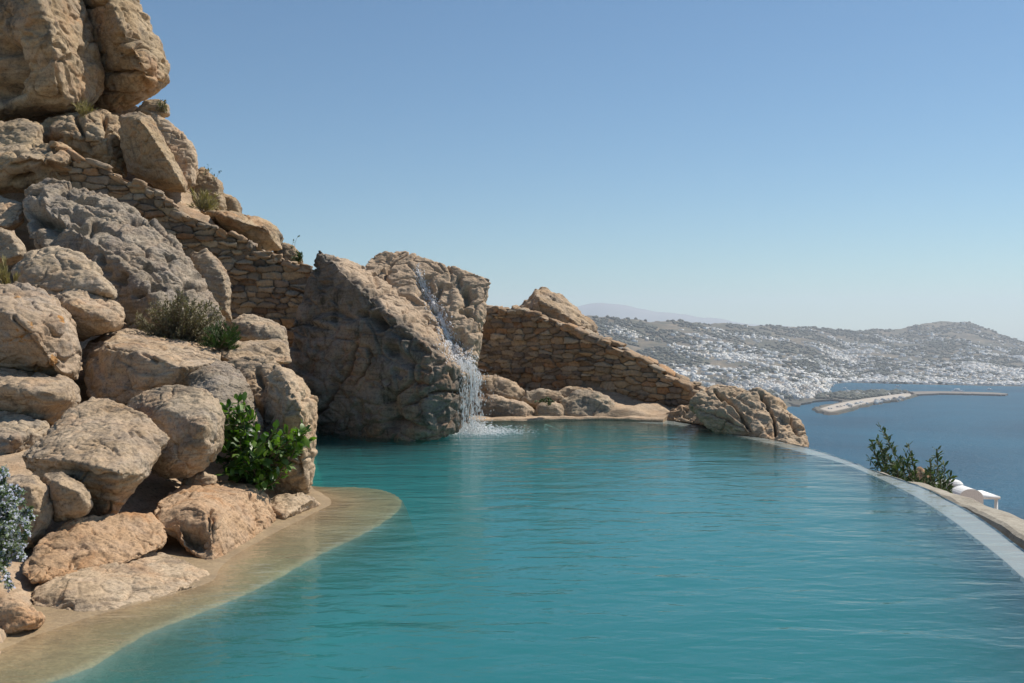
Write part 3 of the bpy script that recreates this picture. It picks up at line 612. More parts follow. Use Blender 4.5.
rock('rock', 'pointed sunlit slab rising behind the drystone wall', 'tan', 22.4, [(512, 330), (520, 307), (534, 290), (541, 286), (560, 294), (582, 312), (600, 327), (600, 345), (560, 345)], pts=[(540, 300, -.3), (575, 320, -.4)], bulge=.2, back=.9, lean=.9, strata=1.5)
rock('boulder', 'rugged fissured outcrop sloping down outside the far end of the infinity edge', 'pink', 15.6,
     [(688, 404, 17.0), (700, 390, 17.2), (720, 385, 17.2), (745, 387, 17.0), (762, 393, 16.8), (777, 401, 16.5), (792, 412, 16.2), (803, 424, 15.9), (807, 437, 15.7), (804, 452, 15.5), (800, 500, 15.5), (776, 500, 15.8), (738, 432, 17.0), (700, 416, 17.8)],
     pts=[(735, 405, 1.0), (772, 430, .2), (790, 425, .2), (790, 450, -.3)], auto=False, back=1.6, rough=.7, facet=3.0, crack=.8, strata=1.6, seed=401, cat='boulder', rnd=.015, vox=1.15, sdir=(.8, .1, .7), carve=[([(715, 392), (735, 408), (752, 432)], 1.3, 0.26), ([(760, 396), (772, 412), (776, 436)], 1.4, 0.2), ([(700, 410), (725, 418), (745, 430)], 1.5, 0.2), ([(785, 408), (798, 436)], 1.5, 0.16)], fine=1.6)
rock('flat_rock', 'low tan rock step between the outcrop and the pool rim', 'tan', 16.6,
     [(660, 419, 19.0), (676, 406, 19.0), (700, 402, 18.9), (730, 407, 18.0), (748, 419, 17.2), (756, 435, 16.5), (730, 431, 17.1), (700, 424, 18.1)], bulge=.1, back=.5, crack=2.5, rough=1.5)
rock('rock', 'orange-brown rock half hidden by the oleander outside the rim', 'orange', 13.6, [(902, 490), (910, 472), (921, 467), (931, 474), (938, 490)], bulge=.1, back=.4)
#==SPLIT==
# ================================================================== DRYSTONE WALLS
def cube_template(k=4, pw=7):
    bm = bmesh.new(); bmesh.ops.create_cube(bm, size=2); bmesh.ops.subdivide_edges(bm, edges=bm.edges[:], cuts=k - 1, use_grid_fill=True)
    v = np.array([x.co[:] for x in bm.verts]); bm.verts.index_update(); f = np.array([[q.index for q in x.verts] for x in bm.faces]); bm.free()
    n = (np.abs(v) ** pw).sum(1) ** (1 / pw); return v / n[:, None], f
CT_V, CT_F = cube_template()
m, n, l, b = new_mat('wall_stone'); g = n.new('ShaderNodeNewGeometry'); rp = g.outputs['Random Per Island']; pos = g.outputs['Position']
c_ = ramp(n, l, rp, [(0.0, (0.27, 0.175, 0.10)), (0.25, (0.38, 0.26, 0.155)), (0.45, (0.31, 0.24, 0.17)), (0.62, (0.42, 0.245, 0.125)), (0.8, (0.36, 0.285, 0.20)), (1.0, (0.25, 0.19, 0.135))])
c_ = mixc(n, l, ramp(n, l, nz(n, l, pos, 5, 6, .7, .3), [(.5, 0.), (.62, .5)]), c_, (0.28, 0.24, 0.20))
c_ = mixc(n, l, 1.0, c_, ramp(n, l, nz(n, l, pos, 14, 6, .75), [(.3, .6), (.5, 1.), (.7, 1.25)]), 'MULTIPLY')
l.new(c_, b.inputs['Base Color']); b.inputs['Roughness'].default_value = .95
bp = n.new('ShaderNodeBump'); bp.inputs['Strength'].default_value = .7; bp.inputs['Distance'].default_value = .04
l.new(nz(n, l, pos, 11, 8, .7), bp.inputs['Height']); l.new(bp.outputs[0], b.inputs['Normal']); M['wallstone'] = m
m, n, l, b = new_mat('wall_mortar'); b.inputs['Base Color'].default_value = (0.13, 0.095, 0.065, 1); b.inputs['Roughness'].default_value = 1; M['mortar'] = m
m, n, l, b = new_mat('wall_rubble_face'); g = n.new('ShaderNodeNewGeometry'); pos = g.outputs['Position']
va_ = n.new('ShaderNodeVertexColor'); va_.layer_name = 'stone'
c_ = mixc(n, l, ramp(n, l, nz(n, l, pos, 6, 6, .7, .3), [(.5, 0.), (.62, .45)]), va_.outputs[0], (0.27, 0.23, 0.19))
c_ = mixc(n, l, 1.0, c_, ramp(n, l, nz(n, l, pos, 17, 6, .75), [(.3, .6), (.5, 1.), (.7, 1.25)]), 'MULTIPLY')
l.new(c_, b.inputs['Base Color']); b.inputs['Roughness'].default_value = .95
bp = n.new('ShaderNodeBump'); bp.inputs['Strength'].default_value = .6; bp.inputs['Distance'].default_value = .03
l.new(nz(n, l, pos, 14, 8, .7), bp.inputs['Height']); l.new(bp.outputs[0], b.inputs['Normal']); M['wallface'] = m

def drystone(name, label, top, bot, Yf, seed, thick=.5):
    r = random.Random(seed)
    x0, x1 = top[0][0], top[-1][0]
    tx = [t[0] for t in top]; ty = [t[1] for t in top]; bxx = [t[0] for t in bot]; byy = [t[1] for t in bot]
    xs = np.linspace(x0, x1, 120); W_ = np.array([P(x, 330, Yf(x)) for x in xs]); s = np.r_[0, np.cumsum(np.hypot(np.diff(W_[:, 0]), np.diff(W_[:, 1])))]
    zt = np.array([P(x, np.interp(x, tx, ty), Yf(x))[2] for x in xs]); zb = np.array([P(x, np.interp(x, bxx, byy), Yf(x))[2] for x in xs])
    L = s[-1]; at = lambda q, a: float(np.interp(q, s, a))
    # rubble face: jittered, roughly coursed stones
    seeds = []; z = float(zb.min()) - .2
    while z < zt.max() + .1:
        h = r.choice([.08, .11, .14, .19]) * r.uniform(.85, 1.1); q = -r.uniform(0, .4)
        while q < L + .3:
            w = r.uniform(.15, .48)
            if r.random() < .15: seeds += [(q + w / 2, z + h * .25 + r.gauss(0, .02)), (q + w / 2 + r.gauss(0, .03), z + h * .8 + r.gauss(0, .02))]
            else: seeds.append((q + w / 2, z + h / 2 + r.gauss(0, .018) + .04 * math.sin(q * 1.7 + seed)))
            q += w
        z += h
    seeds = np.array(seeds)
    nq = int(L / .016); nzv = 120; qs = np.linspace(0, L, nq)
    Q, T_ = np.meshgrid(qs, np.linspace(0, 1, nzv)); Q = Q.ravel(); T_ = T_.ravel()
    zlo = np.interp(Q, s, zb) - .25; zhi = np.interp(Q, s, zt) - .03; Zc = zlo + (zhi - zlo) * T_
    wob = np.stack([Q * 3, Zc * 3, Q * 0], 1); u = Q + fbm(wob, 3, seed) * .045; w_ = Zc + fbm(wob, 3, seed + 9) * .03
    d1 = np.full(len(Q), 9.); d2 = np.full(len(Q), 9.); idx = np.zeros(len(Q), int)
    o_ = np.argsort(Q, kind='stable')
    for k, (a, b_) in enumerate(seeds):
        sel = np.where((np.abs(u - a) < .7) & (np.abs(w_ - b_) < .4))[0]
        d = ((np.abs(u[sel] - a) * .40) ** 3.2 + np.abs(w_[sel] - b_) ** 3.2) ** (1 / 3.2)
        nw = d < d1[sel]; d2[sel] = np.where(nw, d1[sel], np.minimum(d2[sel], d)); idx[sel] = np.where(nw, k, idx[sel]); d1[sel] = np.where(nw, d, d1[sel])
    e = d2 - d1; rs = np.random.default_rng(seed); off = rs.uniform(-.05, .06, len(seeds)); sl1 = rs.normal(0, .12, len(seeds)); sl2 = rs.normal(0, .25, len(seeds))
    prot = -.05 + sstep(.000, .013, e) * .05 + sstep(.01, .05, e) * .008 + off[idx] * sstep(.0, .012, e) + (u - seeds[idx, 0]) * sl1[idx] + (w_ - seeds[idx, 1]) * sl2[idx]
    X_ = np.interp(Q, s, W_[:, 0]); Y_ = np.interp(Q, s, W_[:, 1])
    tX = np.gradient(W_[:, 0], s); tY = np.gradient(W_[:, 1], s); nx = np.interp(Q, s, tY); ny = -np.interp(Q, s, tX); ln = np.hypot(nx, ny); nx /= ln; ny /= ln
    p3 = np.stack([X_, Y_, Zc], 1); prot = prot + fbm(p3 * 9, 4, seed) * .014
    V = p3 + np.stack([nx, ny, nx * 0], 1) * (thick / 2 + prot)[:, None]
    root = empty(name, tuple(W_[60])); root.location.z = float(zb.min()); tag(root, label, 'wall')
    me = mesh_np('stonework', V, grid_faces(nq, nzv), M['wallface'], True)
    pal = np.array([(0.30, 0.21, 0.13), (0.42, 0.31, 0.19), (0.35, 0.275, 0.195), (0.40, 0.27, 0.15), (0.38, 0.31, 0.225), (0.19, 0.15, 0.115), (0.47, 0.375, 0.26), (0.28, 0.22, 0.165), (0.32, 0.19, 0.10)])
    cs = .95 * pal[rs.integers(0, len(pal), len(seeds))] * rs.uniform(.6, 1.05, (len(seeds), 1)); mf = sstep(.000, .008, e)[:, None]
    cv = cs[idx] * mf + np.array([.12, .09, .065]) * (1 - mf); at_ = me.color_attributes.new('stone', 'FLOAT_COLOR', 'POINT')
    at_.data.foreach_set('color', np.c_[cv, np.ones(len(cv))].astype(np.float32).ravel())
    link('stonework', me, root)
    V = []; Fc = []; k = 0
    for row in range(2):
        q = -.1
        while q < L:                                              # cap stones follow the slope, tumbled a little
            w = r.uniform(.10, .42); mid = min(max(q + w / 2, 0), L); h = r.uniform(.07, .17)
            zc = at(mid, zt) - h * .5 + r.uniform(-.06, .045)
            t = np.array([at(mid + .05, W_[:, 0]) - at(mid - .05, W_[:, 0]), at(mid + .05, W_[:, 1]) - at(mid - .05, W_[:, 1]), 0]); t /= np.linalg.norm(t) + 1e-9
            nn = np.array([t[1], -t[0], 0]); c = np.array([at(mid, W_[:, 0]), at(mid, W_[:, 1]), zc]) + nn * (.14 - row * .27)
            sl_ = (at(min(mid + .3, L), zt) - at(max(mid - .3, 0), zt)) / .6 * r.uniform(.5, 1.1)
            tt = t + np.array([0, 0, sl_ + r.uniform(-.25, .25)]); tt /= np.linalg.norm(tt); uu = np.cross(nn, tt); uu = uu if uu[2] > 0 else -uu
            v = CT_V * (1 + .22 * np.stack([pn(CT_V * .9 + k * .37, 1), pn(CT_V * .9 + k * .53, 2), pn(CT_V * .9 + k * .71, 3)], 1) * 2)
            V.append(v[:, 0:1] * tt * w / 2 + v[:, 1:2] * nn * r.uniform(.13, .19) + v[:, 2:3] * uu * h / 2 + c); Fc.append(CT_F + k * len(CT_V)); k += 1
            q += w * .96
    V = np.vstack(V); Fc = np.vstack(Fc); V = V + np.stack([fbm(V * 7, 3, 1), fbm(V * 7, 3, 2), fbm(V * 7, 3, 3)], 1) * .025
    link('cap_stones', mesh_np('cap_stones', V, Fc, M['wallstone'], True), root)
    cv = []; cf = []
    for i in range(len(xs)):
        t = np.array([W_[min(i + 1, 119), 0] - W_[max(i - 1, 0), 0], W_[min(i + 1, 119), 1] - W_[max(i - 1, 0), 1]]); t /= np.linalg.norm(t); nn = np.array([t[1], -t[0]])
        for sgn, zz in ((.6, zb[i] - .3), (.6, zt[i] - .1), (-1, zt[i] - .08), (-1, zb[i] - .3)):
            cv.append((W_[i, 0] + nn[0] * sgn * (thick / 2 - .06), W_[i, 1] + nn[1] * sgn * (thick / 2 - .06), zz))
    for i in range(119):
        for k in range(4): cf.append([i * 4 + k, i * 4 + (k + 1) % 4, i * 4 + 4 + (k + 1) % 4, i * 4 + 4 + k])
    cf.append([0, 1, 2, 3]); cf.append([119 * 4 + 3, 119 * 4 + 2, 119 * 4 + 1, 119 * 4])
    link('core', mesh_np('core', cv, cf, M['mortar']), root)
    for q in root.children: recenter(q, root.location); q.location = (0, 0, 0)
    return root
drystone('drystone_wall', 'drystone wall climbing the slope on the left, between the grey boulder and the crest',
         [(56, 146), (70, 151), (93, 162), (123, 178), (149, 188), (166, 198), (183, 213), (205, 223), (233, 235), (250, 242), (273, 255), (300, 264), (322, 272)],
         [(56, 190), (120, 225), (180, 275), (230, 322), (322, 345)], lambda x: 18.2 + (x - 60) / 260 * 1.0, 5)
drystone('drystone_wall', 'drystone wall right of the waterfall, stepping down towards the sea',
         [(462, 305), (487, 307), (523, 308), (540, 313), (575, 327), (610, 341), (625, 350), (640, 355), (670, 373), (698, 388)],
         [(462, 388), (480, 390), (533, 400), (621, 408), (681, 414), (698, 416)], lambda x: 22.8 - (x - 470) / 230 * 2.7, 9)

# ================================================================== WATERFALL
m, n, l, b = new_mat('white_water'); b.inputs['Base Color'].default_value = (.95, .95, .95, 1); b.inputs['Roughness'].default_value = .25
b.inputs['Subsurface Weight'].default_value = .0; b.inputs['IOR'].default_value = 1.33; t = n.new('ShaderNodeBsdfTransparent'); mx = n.new('ShaderNodeMixShader'); mx.inputs[0].default_value = .30
l.new(b.outputs[0], mx.inputs[1]); l.new(t.outputs[0], mx.inputs[2]); l.new(mx.outputs[0], n['Material Output'].inputs['Surface']); M['foam'] = m
ICO = bmesh.new(); bmesh.ops.create_icosphere(ICO, subdivisions=1, radius=1); ICO.verts.index_update()
IV = np.array([x.co[:] for x in ICO.verts]); IF = np.array([[q.index for q in x.verts] for x in ICO.faces]); ICO.free()
def blobs(items):
    """items: (centre, radius, stretch vector along which it is drawn out)"""
    V = []; Fc = []
    for k, (c, r_, st) in enumerate(items):
        v = IV * r_; st = np.asarray(st, float); L_ = np.linalg.norm(st)
        if L_ > 0: d = st / L_; v = v + (v @ d)[:, None] * d * (L_ / r_)
        V.append(v * (1 + .25 * nr.normal(size=(1, 3)).clip(-1, 1)) + c); Fc.append(IF + k * len(IV))
    return np.vstack(V), np.vstack(Fc)
bpy.context.view_layer.update()
def world_bvh(o):
    me = o.data; mw = o.matrix_world
    return BVHTree.FromPolygons([mw @ v.co for v in me.vertices], [tuple(p.vertices) for p in me.polygons])
fb = world_bvh(fall)
CAM = Vector((0, 0, CAMZ))
def hit(px, py, tree=fb):
    d = (Vector(P(px, py, 10)) - CAM).normalized(); r = tree.ray_cast(CAM, d); return r[0], r[1]
root = empty('waterfall', P(468, 425, 16.4)); tag(root, 'thin white waterfall running down the split boulder and splashing into the pool', 'waterfall')
items = []
path = catmull([(417, 268), (424, 288), (436, 308), (445, 328), (452, 345), (460, 357), (468, 362)], 12)
for k in range(1150):
    t = rng.random() ** .8; i = min(int(t * (len(path) - 1)), len(path) - 1); wdt = 4 + 8 * t
    px, py = path[i][0] + rng.gauss(0, wdt * .6), path[i][1] + rng.gauss(0, 2.5)
    h_, nn = hit(px, py)
    if h_ is None or h_.y > 19.2: continue
    d = Vector((.35, -.55, -.55)) * rng.uniform(.01, .035)
    items.append((np.array(h_ + nn * .012), rng.uniform(.003, .009) * (1.5 if rng.random() < .15 else 1), np.array(d)))
rib = []
for k in range(18):
    off = rng.gauss(0, 2.6); i0 = rng.randrange(0, len(path) - 14); i1 = min(len(path), i0 + rng.randrange(10, 34)); ln = []
    for i in range(i0, i1):
        h_, nn = hit(path[i][0] + off * (.5 + i / len(path)) + rng.gauss(0, .35), path[i][1] + off * .25)
        if h_ is not None and (not ln or (Vector(ln[-1]) - h_).length < .35): ln.append(tuple(h_ + nn * .006))
    if len(ln) > 4: rib.append(ln)
V, Fc = blobs(items); o = link('stream', mesh_np('stream', V, Fc, M['foam'], True), root)
items = []
lip = [P(x, y, Yy) for x, y, Yy in ((459, 362, 15.9), (464, 364, 16.0), (469, 362, 16.1), (474, 366, 16.2), (478, 372, 16.3))]
strands = []
for s_ in range(48):
    a = np.array(lip[rng.randrange(len(lip))]) + np.array([rng.uniform(-.04, .04), rng.uniform(-.1, .1), rng.uniform(-.03, .03)])
    vx = rng.gauss(.10, .16); vy = rng.uniform(-.5, -.05); v0 = rng.uniform(0, .5); T = math.sqrt(2 * a[2] / 9.8)
    t = 0.0
    while t < T:
        p = a + np.array([vx * t, vy * t, -v0 * t * .3 - 4.9 * t * t * .98])
        if p[2] < 0: break
        dens = 1 if t < T * .45 else .72
        if rng.random() < dens:
            sp = 9.8 * t + v0
            items.append((p + nr.normal(size=3) * .012 * (1 + t * 4), rng.uniform(.0022, .0065), np.array([vx, vy, -sp]) * rng.uniform(.003, .010)))
        t += rng.uniform(.008, .020)
for k in range(330):                                       # loose drops thrown clear
    t = rng.random(); p = np.array(P(470 + rng.gauss(4, 9), 366 + t * 62, 16.1)) + np.array([0, rng.uniform(-.4, .2), 0])
    if p[2] > .01: items.append((p, rng.uniform(.002, .005), np.array([0, 0, -.012])))
def ribbons(lines, ra, rb):
    V = []; Fc = []; k = 0
    for ln in lines:
        p = np.array(ln); n_ = len(p); rr = ra + (rb - ra) * np.abs(np.sin(np.arange(n_) * rng.uniform(.5, 1.1) + rng.random() * 6)) * rng.uniform(.4, 1); rr[0] = rr[-1] = .0008
        T = np.gradient(p, axis=0); T /= np.linalg.norm(T, axis=1)[:, None] + 1e-9; a = np.cross(T, [.9, .3, .1]); a /= np.linalg.norm(a, axis=1)[:, None] + 1e-9; b_ = np.cross(T, a)
        for q in range(6): V.append(p + (a * math.cos(q * math.pi / 3) + b_ * math.sin(q * math.pi / 3)) * rr[:, None])
        for i in range(n_ - 1):
            for q in range(6): Fc.append([k + q * n_ + i, k + ((q + 1) % 6) * n_ + i, k + ((q + 1) % 6) * n_ + i + 1, k + q * n_ + i + 1])
        k += 6 * n_
    return np.vstack(V), np.array(Fc)
fl = []
for s_ in range(30):
    a = np.array(lip[rng.randrange(len(lip))]) + np.array([rng.uniform(-.05, .05), rng.uniform(-.08, .08), rng.uniform(-.02, .04)])
    vx = rng.gauss(.08, .10); vy = rng.uniform(-.4, -.05); T = math.sqrt(2 * a[2] / 9.8); t0 = rng.choice([0, 0, 0, .15, .3]) * T; t1 = min(T, t0 + rng.uniform(.25, .75) * T)
    ln = [tuple(a + np.array([vx * t + math.sin(t * 30 + s_) * .008, vy * t, -4.9 * t * t])) for t in np.linspace(t0, t1, 22)]; fl.append([q for q in ln if q[2] > .003])
fl = [q for q in fl if len(q) > 4]
V, Fc = ribbons(fl, .0025, .012); link('water_strands', mesh_np('water_strands', V, Fc, M['foam'], True), root)
V, Fc = ribbons(rib, .003, .013); link('rock_trickle', mesh_np('rock_trickle', V, Fc, M['foam'], True), root)
V, Fc = blobs(items); link('falling_water', mesh_np('falling_water', V, Fc, M['foam'], True), root)
items = []
cx0, cy0 = G(470, 432)
for k in range(3200):
    a = rng.uniform(0, 6.28); r_ = abs(rng.gauss(0, .42)); x = cx0 + math.cos(a) * r_ * 1.25 + .05; y = cy0 + math.sin(a) * r_ * 1.0
    z = max(0, rng.gauss(.0, .10) * math.exp(-r_ * 1.7))
    items.append((np.array([x, y, z + .003]), rng.uniform(.003, .011) * (1.25 - min(r_, 1)), np.array([.02, 0, 0]) * rng.random()))
V, Fc = blobs(items); link('splash', mesh_np('splash', V, Fc, M['foam'], True), root)
bpy.context.view_layer.update()
for c in root.children: recenter(c, root.location); c.location = (0, 0, 0); c['kind'] = 'stuff'

# ================================================================== PLANTS
def leaf_mat(name, c1, c2, gloss=.45, trans=.25):
    m, n, l, b = new_mat(name); g = n.new('ShaderNodeNewGeometry')
    c = mixc(n, l, g.outputs['Random Per Island'], c1, c2)
    l.new(c, b.inputs['Base Color']); b.inputs['Roughness'].default_value = gloss
    t = n.new('ShaderNodeBsdfTranslucent'); l.new(mixc(n, l, 1.0, c, (1.1, 1.4, .5), 'MULTIPLY'), t.inputs[0])
    mx = n.new('ShaderNodeMixShader'); mx.inputs[0].default_value = trans
    l.new(b.outputs[0], mx.inputs[1]); l.new(t.outputs[0], mx.inputs[2]); l.new(mx.outputs[0], n['Material Output'].inputs['Surface']); return m
def plain(name, c, rough=.8):
    m, n, l, b = new_mat(name); g = n.new('ShaderNodeNewGeometry')
    l.new(mixc(n, l, nz(n, l, g.outputs['Position'], 12, 4), tuple(x * .75 for x in c), tuple(min(1, x * 1.2) for x in c)), b.inputs['Base Color'])
    b.inputs['Roughness'].default_value = rough; return m
M['leaf'] = leaf_mat('broad_leaf', (0.018, 0.06, 0.012), (0.13, 0.22, 0.03), .42, .35)
M['oleander'] = leaf_mat('oleander_leaf', (0.03, 0.06, 0.022), (0.10, 0.135, 0.05), .75, .2)
M['rosemary'] = leaf_mat('rosemary_leaf', (0.07, 0.11, 0.05), (0.17, 0.21, 0.11), .9, .2)
M['needle'] = leaf_mat('needle_leaf', (0.03, 0.07, 0.02), (0.075, 0.12, 0.03), .7, .15)
M['drytwig'] = leaf_mat('dry_leaf', (0.15, 0.12, 0.075), (0.22, 0.20, 0.12), .9, .15)
M['grass'] = leaf_mat('dry_grass_blade', (0.24, 0.20, 0.09), (0.36, 0.29, 0.15), .8, .2)
M['twig'] = plain('twig_bark', (0.12, 0.085, 0.055)); M['flower'] = leaf_mat('lavender_flower', (0.42, 0.42, 0.62), (0.62, 0.62, 0.78), .6, .3)
def tubes(paths, r0, r1):
    V = []; Fc = []; k = 0
    for p in paths:
        p = np.asarray(p); n_ = len(p); T = np.gradient(p, axis=0); T /= np.linalg.norm(T, axis=1)[:, None] + 1e-9
        a = np.cross(T, [0.3, .9, .2]); a /= np.linalg.norm(a, axis=1)[:, None] + 1e-9; b_ = np.cross(T, a)
        rr = np.linspace(r0, r1, n_)[:, None]
        for q in range(4):
            an = q * math.pi / 2; V.append(p + (a * math.cos(an) + b_ * math.sin(an)) * rr)
        base = k
        for i in range(n_ - 1):
            for q in range(4): Fc.append([base + q * n_ + i, base + ((q + 1) % 4) * n_ + i, base + ((q + 1) % 4) * n_ + i + 1, base + q * n_ + i + 1])
        k += 4 * n_
    return np.vstack(V), np.array(Fc)
def leaves(base, dirs, L, wid, fold=.25):
    """folded leaves: base points, unit directions, lengths; two-sided halves along a midrib"""
    n_ = len(base); up = nr.normal(size=(n_, 3)) * .5 + np.array([.2, -.1, 1]); s = np.cross(dirs, up); s /= np.linalg.norm(s, axis=1)[:, None] + 1e-9
    nn = np.cross(s, dirs); L = np.asarray(L)[:, None]
    b0 = base; tip = base + dirs * L - np.array([0, 0, 1]) * L * .12; m1 = base + dirs * L * .45 + nn * L * .04
    lf = base + dirs * L * .42 + s * L * wid - nn * L * fold * wid; rt = base + dirs * L * .42 - s * L * wid - nn * L * fold * wid
    lf2 = base + dirs * L * .75 + s * L * wid * .7; rt2 = base + dirs * L * .75 - s * L * wid * .7
    V = np.stack([b0, lf, lf2, tip, rt2, rt, m1], 1).reshape(-1, 3)
    i = np.arange(n_)[:, None] * 7
    Fc = np.concatenate([i + np.array([[0, 1, 6]]), i + np.array([[1, 2, 6]]), i + np.array([[2, 3, 6]]), i + np.array([[3, 4, 6]]), i + np.array([[4, 5, 6]]), i + np.array([[5, 0, 6]])])
    return V, Fc
def unit(v): return v / (np.linalg.norm(v, axis=-1, keepdims=True) + 1e-9)
def shrub(name, label, cat, base, tips, leafL, wid, per, mats, lo=.35, stem_r=(.008, .003), spread=1.0, curl=.15, flower=0, extra_dir=(0, 0, .2), leafname='foliage', leaf_mesh_smooth=False):
    root = empty(name, tuple(base)); tag(root, label, cat); B = np.array(base, float)
    paths = []; LB = []; LD = []; LL = []; FB = []
    for t_ in tips:
        t_ = np.array(t_, float) if len(t_) == 3 else t_
        b0 = B + nr.normal(size=3) * np.array([.05, .05, 0]) if np.ndim(t_) == 1 else t_
        mid = (b0 + t_) / 2 + nr.normal(size=3) * np.linalg.norm(t_ - b0) * curl; mid[2] = max(mid[2], min(b0[2], t_[2]))
        tt = np.linspace(0, 1, 9)[:, None]; pth = (1 - tt) ** 2 * b0 + 2 * tt * (1 - tt) * mid + tt ** 2 * t_
        paths.append(pth)
        q = lo + (1 - lo) * nr.random(per) ** .8; pos_ = np.stack([np.interp(q, tt[:, 0], pth[:, k]) for k in range(3)], 1)
        tang = unit(pth[-1] - pth[-3]); d = unit(unit(nr.normal(size=(per, 3))) * spread + tang * .6 + np.array(extra_dir))
        LB.append(pos_); LD.append(d); LL.append(leafL * nr.uniform(.6, 1.15, per))
        if flower:
            f = nr.random(flower) * .75 + .25; FB.append(np.stack([np.interp(f, tt[:, 0], pth[:, k]) for k in range(3)], 1) + unit(nr.normal(size=(flower, 3))) * leafL * .6)
    V, Fc = tubes([p - B for p in paths], *stem_r); link('stems', mesh_np('stems', V, Fc, mats[1], True), root)
    V, Fc = leaves(np.vstack(LB) - B, np.vstack(LD), np.concatenate(LL), wid); link(leafname, mesh_np(leafname, V, Fc, mats[0]), root)
    if flower:
        fbp = np.repeat(np.vstack(FB), 3, 0) - B; V, Fc = leaves(fbp, unit(nr.normal(size=fbp.shape)), np.full(len(fbp), leafL * .6), .42)
        link('flowers', mesh_np('flowers', V, Fc, M['flower']), root)
    return root
def tips_px(n_, poly, Yr):
    out = []; xs = [p[0] for p in poly]; ys = [p[1] for p in poly]; pa = np.array(poly, float)
    while len(out) < n_:
        x, y = rng.uniform(min(xs), max(xs)), rng.uniform(min(ys), max(ys))
        if inside(np.array([x]), np.array([y]), pa)[0]: out.append(P(x, y, rng.uniform(*Yr)))
    return out
LB_ = (M['leaf'], M['twig'])
shrub('leafy_shrub', 'glossy green broad-leaved shrub growing between the rocks at the pool', 'shrub', P(252, 486, 9.55),
      tips_px(26, [(221, 432), (219, 400), (236, 394), (250, 408), (250, 440)], (9.3, 9.9)) +
      tips_px(80, [(220, 486), (219, 440), (250, 432), (262, 422), (285, 425), (300, 418), (314, 428), (310, 445), (300, 462), (282, 486), (255, 492)], (8.95, 9.7)),
      .12, .25, 13, LB_, lo=.4, spread=1.0, extra_dir=(.15, -.25, .1))
shrub('oleander_shrub', 'narrow-leaved dark green shrub rising outside the infinity edge', 'shrub', (G(900, 480)[0] + .9, 12.3, -1.6),
      tips_px(12, [(866, 470), (868, 440), (880, 428), (890, 436), (892, 460), (900, 478)], (12.6, 13.2)) +
      tips_px(12, [(884, 470), (895, 452), (902, 446), (912, 450), (922, 470), (925, 484), (905, 484)], (12.0, 12.9)) +
      tips_px(11, [(922, 486), (928, 462), (934, 450), (942, 452), (948, 476), (950, 496), (936, 492)], (11.3, 12.0)) +
      tips_px(16, [(872, 478), (880, 458), (905, 462), (935, 468), (950, 480), (950, 498), (920, 488), (890, 478)], (11.6, 13.0)) +
      [P(880, 427, 12.9), P(884, 432, 12.8), P(872, 441, 13), P(908, 444, 12.5), P(937, 449, 11.8), P(951, 474, 11.6)],
      .095, .14, 60, (M['oleander'], M['twig']), lo=.5, spread=1.25, extra_dir=(0, 0, .35), curl=.06)
shrub('rosemary_bush', 'trailing grey-green bush with small lavender flowers hanging at the left edge', 'bush', P(-14, 520, 6.25),
      tips_px(60, [(-40, 482), (-20, 470), (0, 468), (14, 476), (28, 494), (34, 520), (28, 545), (-40, 545)], (5.6, 6.3)) +
      tips_px(22, [(-30, 530), (18, 530), (24, 560), (14, 590), (6, 604), (-30, 590)], (5.7, 6.1)),
      .032, .16, 230, (M['rosemary'], M['twig']), lo=.12, stem_r=(.004, .0015), spread=1.0, flower=55, curl=.2)
shrub('dry_bush', 'dense grey-brown twiggy bush at the foot of the pitted grey boulder', 'bush', P(178, 348, 13.1),
      tips_px(210, [(132, 322), (136, 304), (150, 296), (175, 290), (200, 296), (222, 308), (228, 330), (215, 345), (150, 345)], (12.7, 13.6)),
      .05, .16, 60, (M['drytwig'], M['twig']), lo=.2, stem_r=(.006, .002), spread=.9, curl=.12)
shrub('needle_shrub', 'small deep green needle-leaved tuft at the right end of the dry bush', 'shrub', P(222, 350, 12.6),
      tips_px(50, [(200, 346), (205, 330), (218, 322), (230, 320), (240, 330), (244, 344), (235, 350), (205, 350)], (12.2, 12.9)),
      .07, .06, 70, (M['needle'], M['twig']), lo=.15, stem_r=(.005, .002), spread=.55, curl=.1, extra_dir=(.1, 0, .5))
shrub('dry_grass_tuft', 'straw-coloured grass tuft between the rocks at the left edge', 'grass', P(4, 290, 12.0),
      tips_px(16, [(-10, 285), (-6, 262), (6, 258), (16, 272), (20, 288)], (11.8, 12.2)), .16, .03, 22, (M['grass'], M['grass']), lo=.05, stem_r=(.003, .001), spread=.4, extra_dir=(0, 0, .8))
shrub('dry_grass_tuft', 'pale dry grass tuft caught under the enormous boulder', 'grass', P(84, 118, 19.4),
      tips_px(14, [(72, 114), (76, 104), (88, 102), (96, 112)], (19.2, 19.6)), .16, .03, 22, (M['grass'], M['grass']), lo=.05, stem_r=(.004, .001), spread=.5, extra_dir=(0, 0, .6))
shrub('dry_grass_tuft', 'dry brown grass patch under the wedge boulder above the wall', 'grass', P(206, 212, 19.7),
      tips_px(26, [(188, 208), (192, 192), (206, 186), (216, 196), (222, 210)], (19.4, 20.2)), .18, .04, 24, (M['grass'], M['twig']), lo=.05, stem_r=(.004, .001), spread=.6, extra_dir=(0, 0, .5))
shrub('brown_bush', 'little brown bush on the skyline knob under the overhanging boulder', 'bush', P(163, 112, 21.8),
      tips_px(16, [(154, 108), (158, 100), (168, 101), (170, 111)], (21.6, 22)), .08, .15, 26, (M['drytwig'], M['twig']), lo=.1, stem_r=(.006, .002))
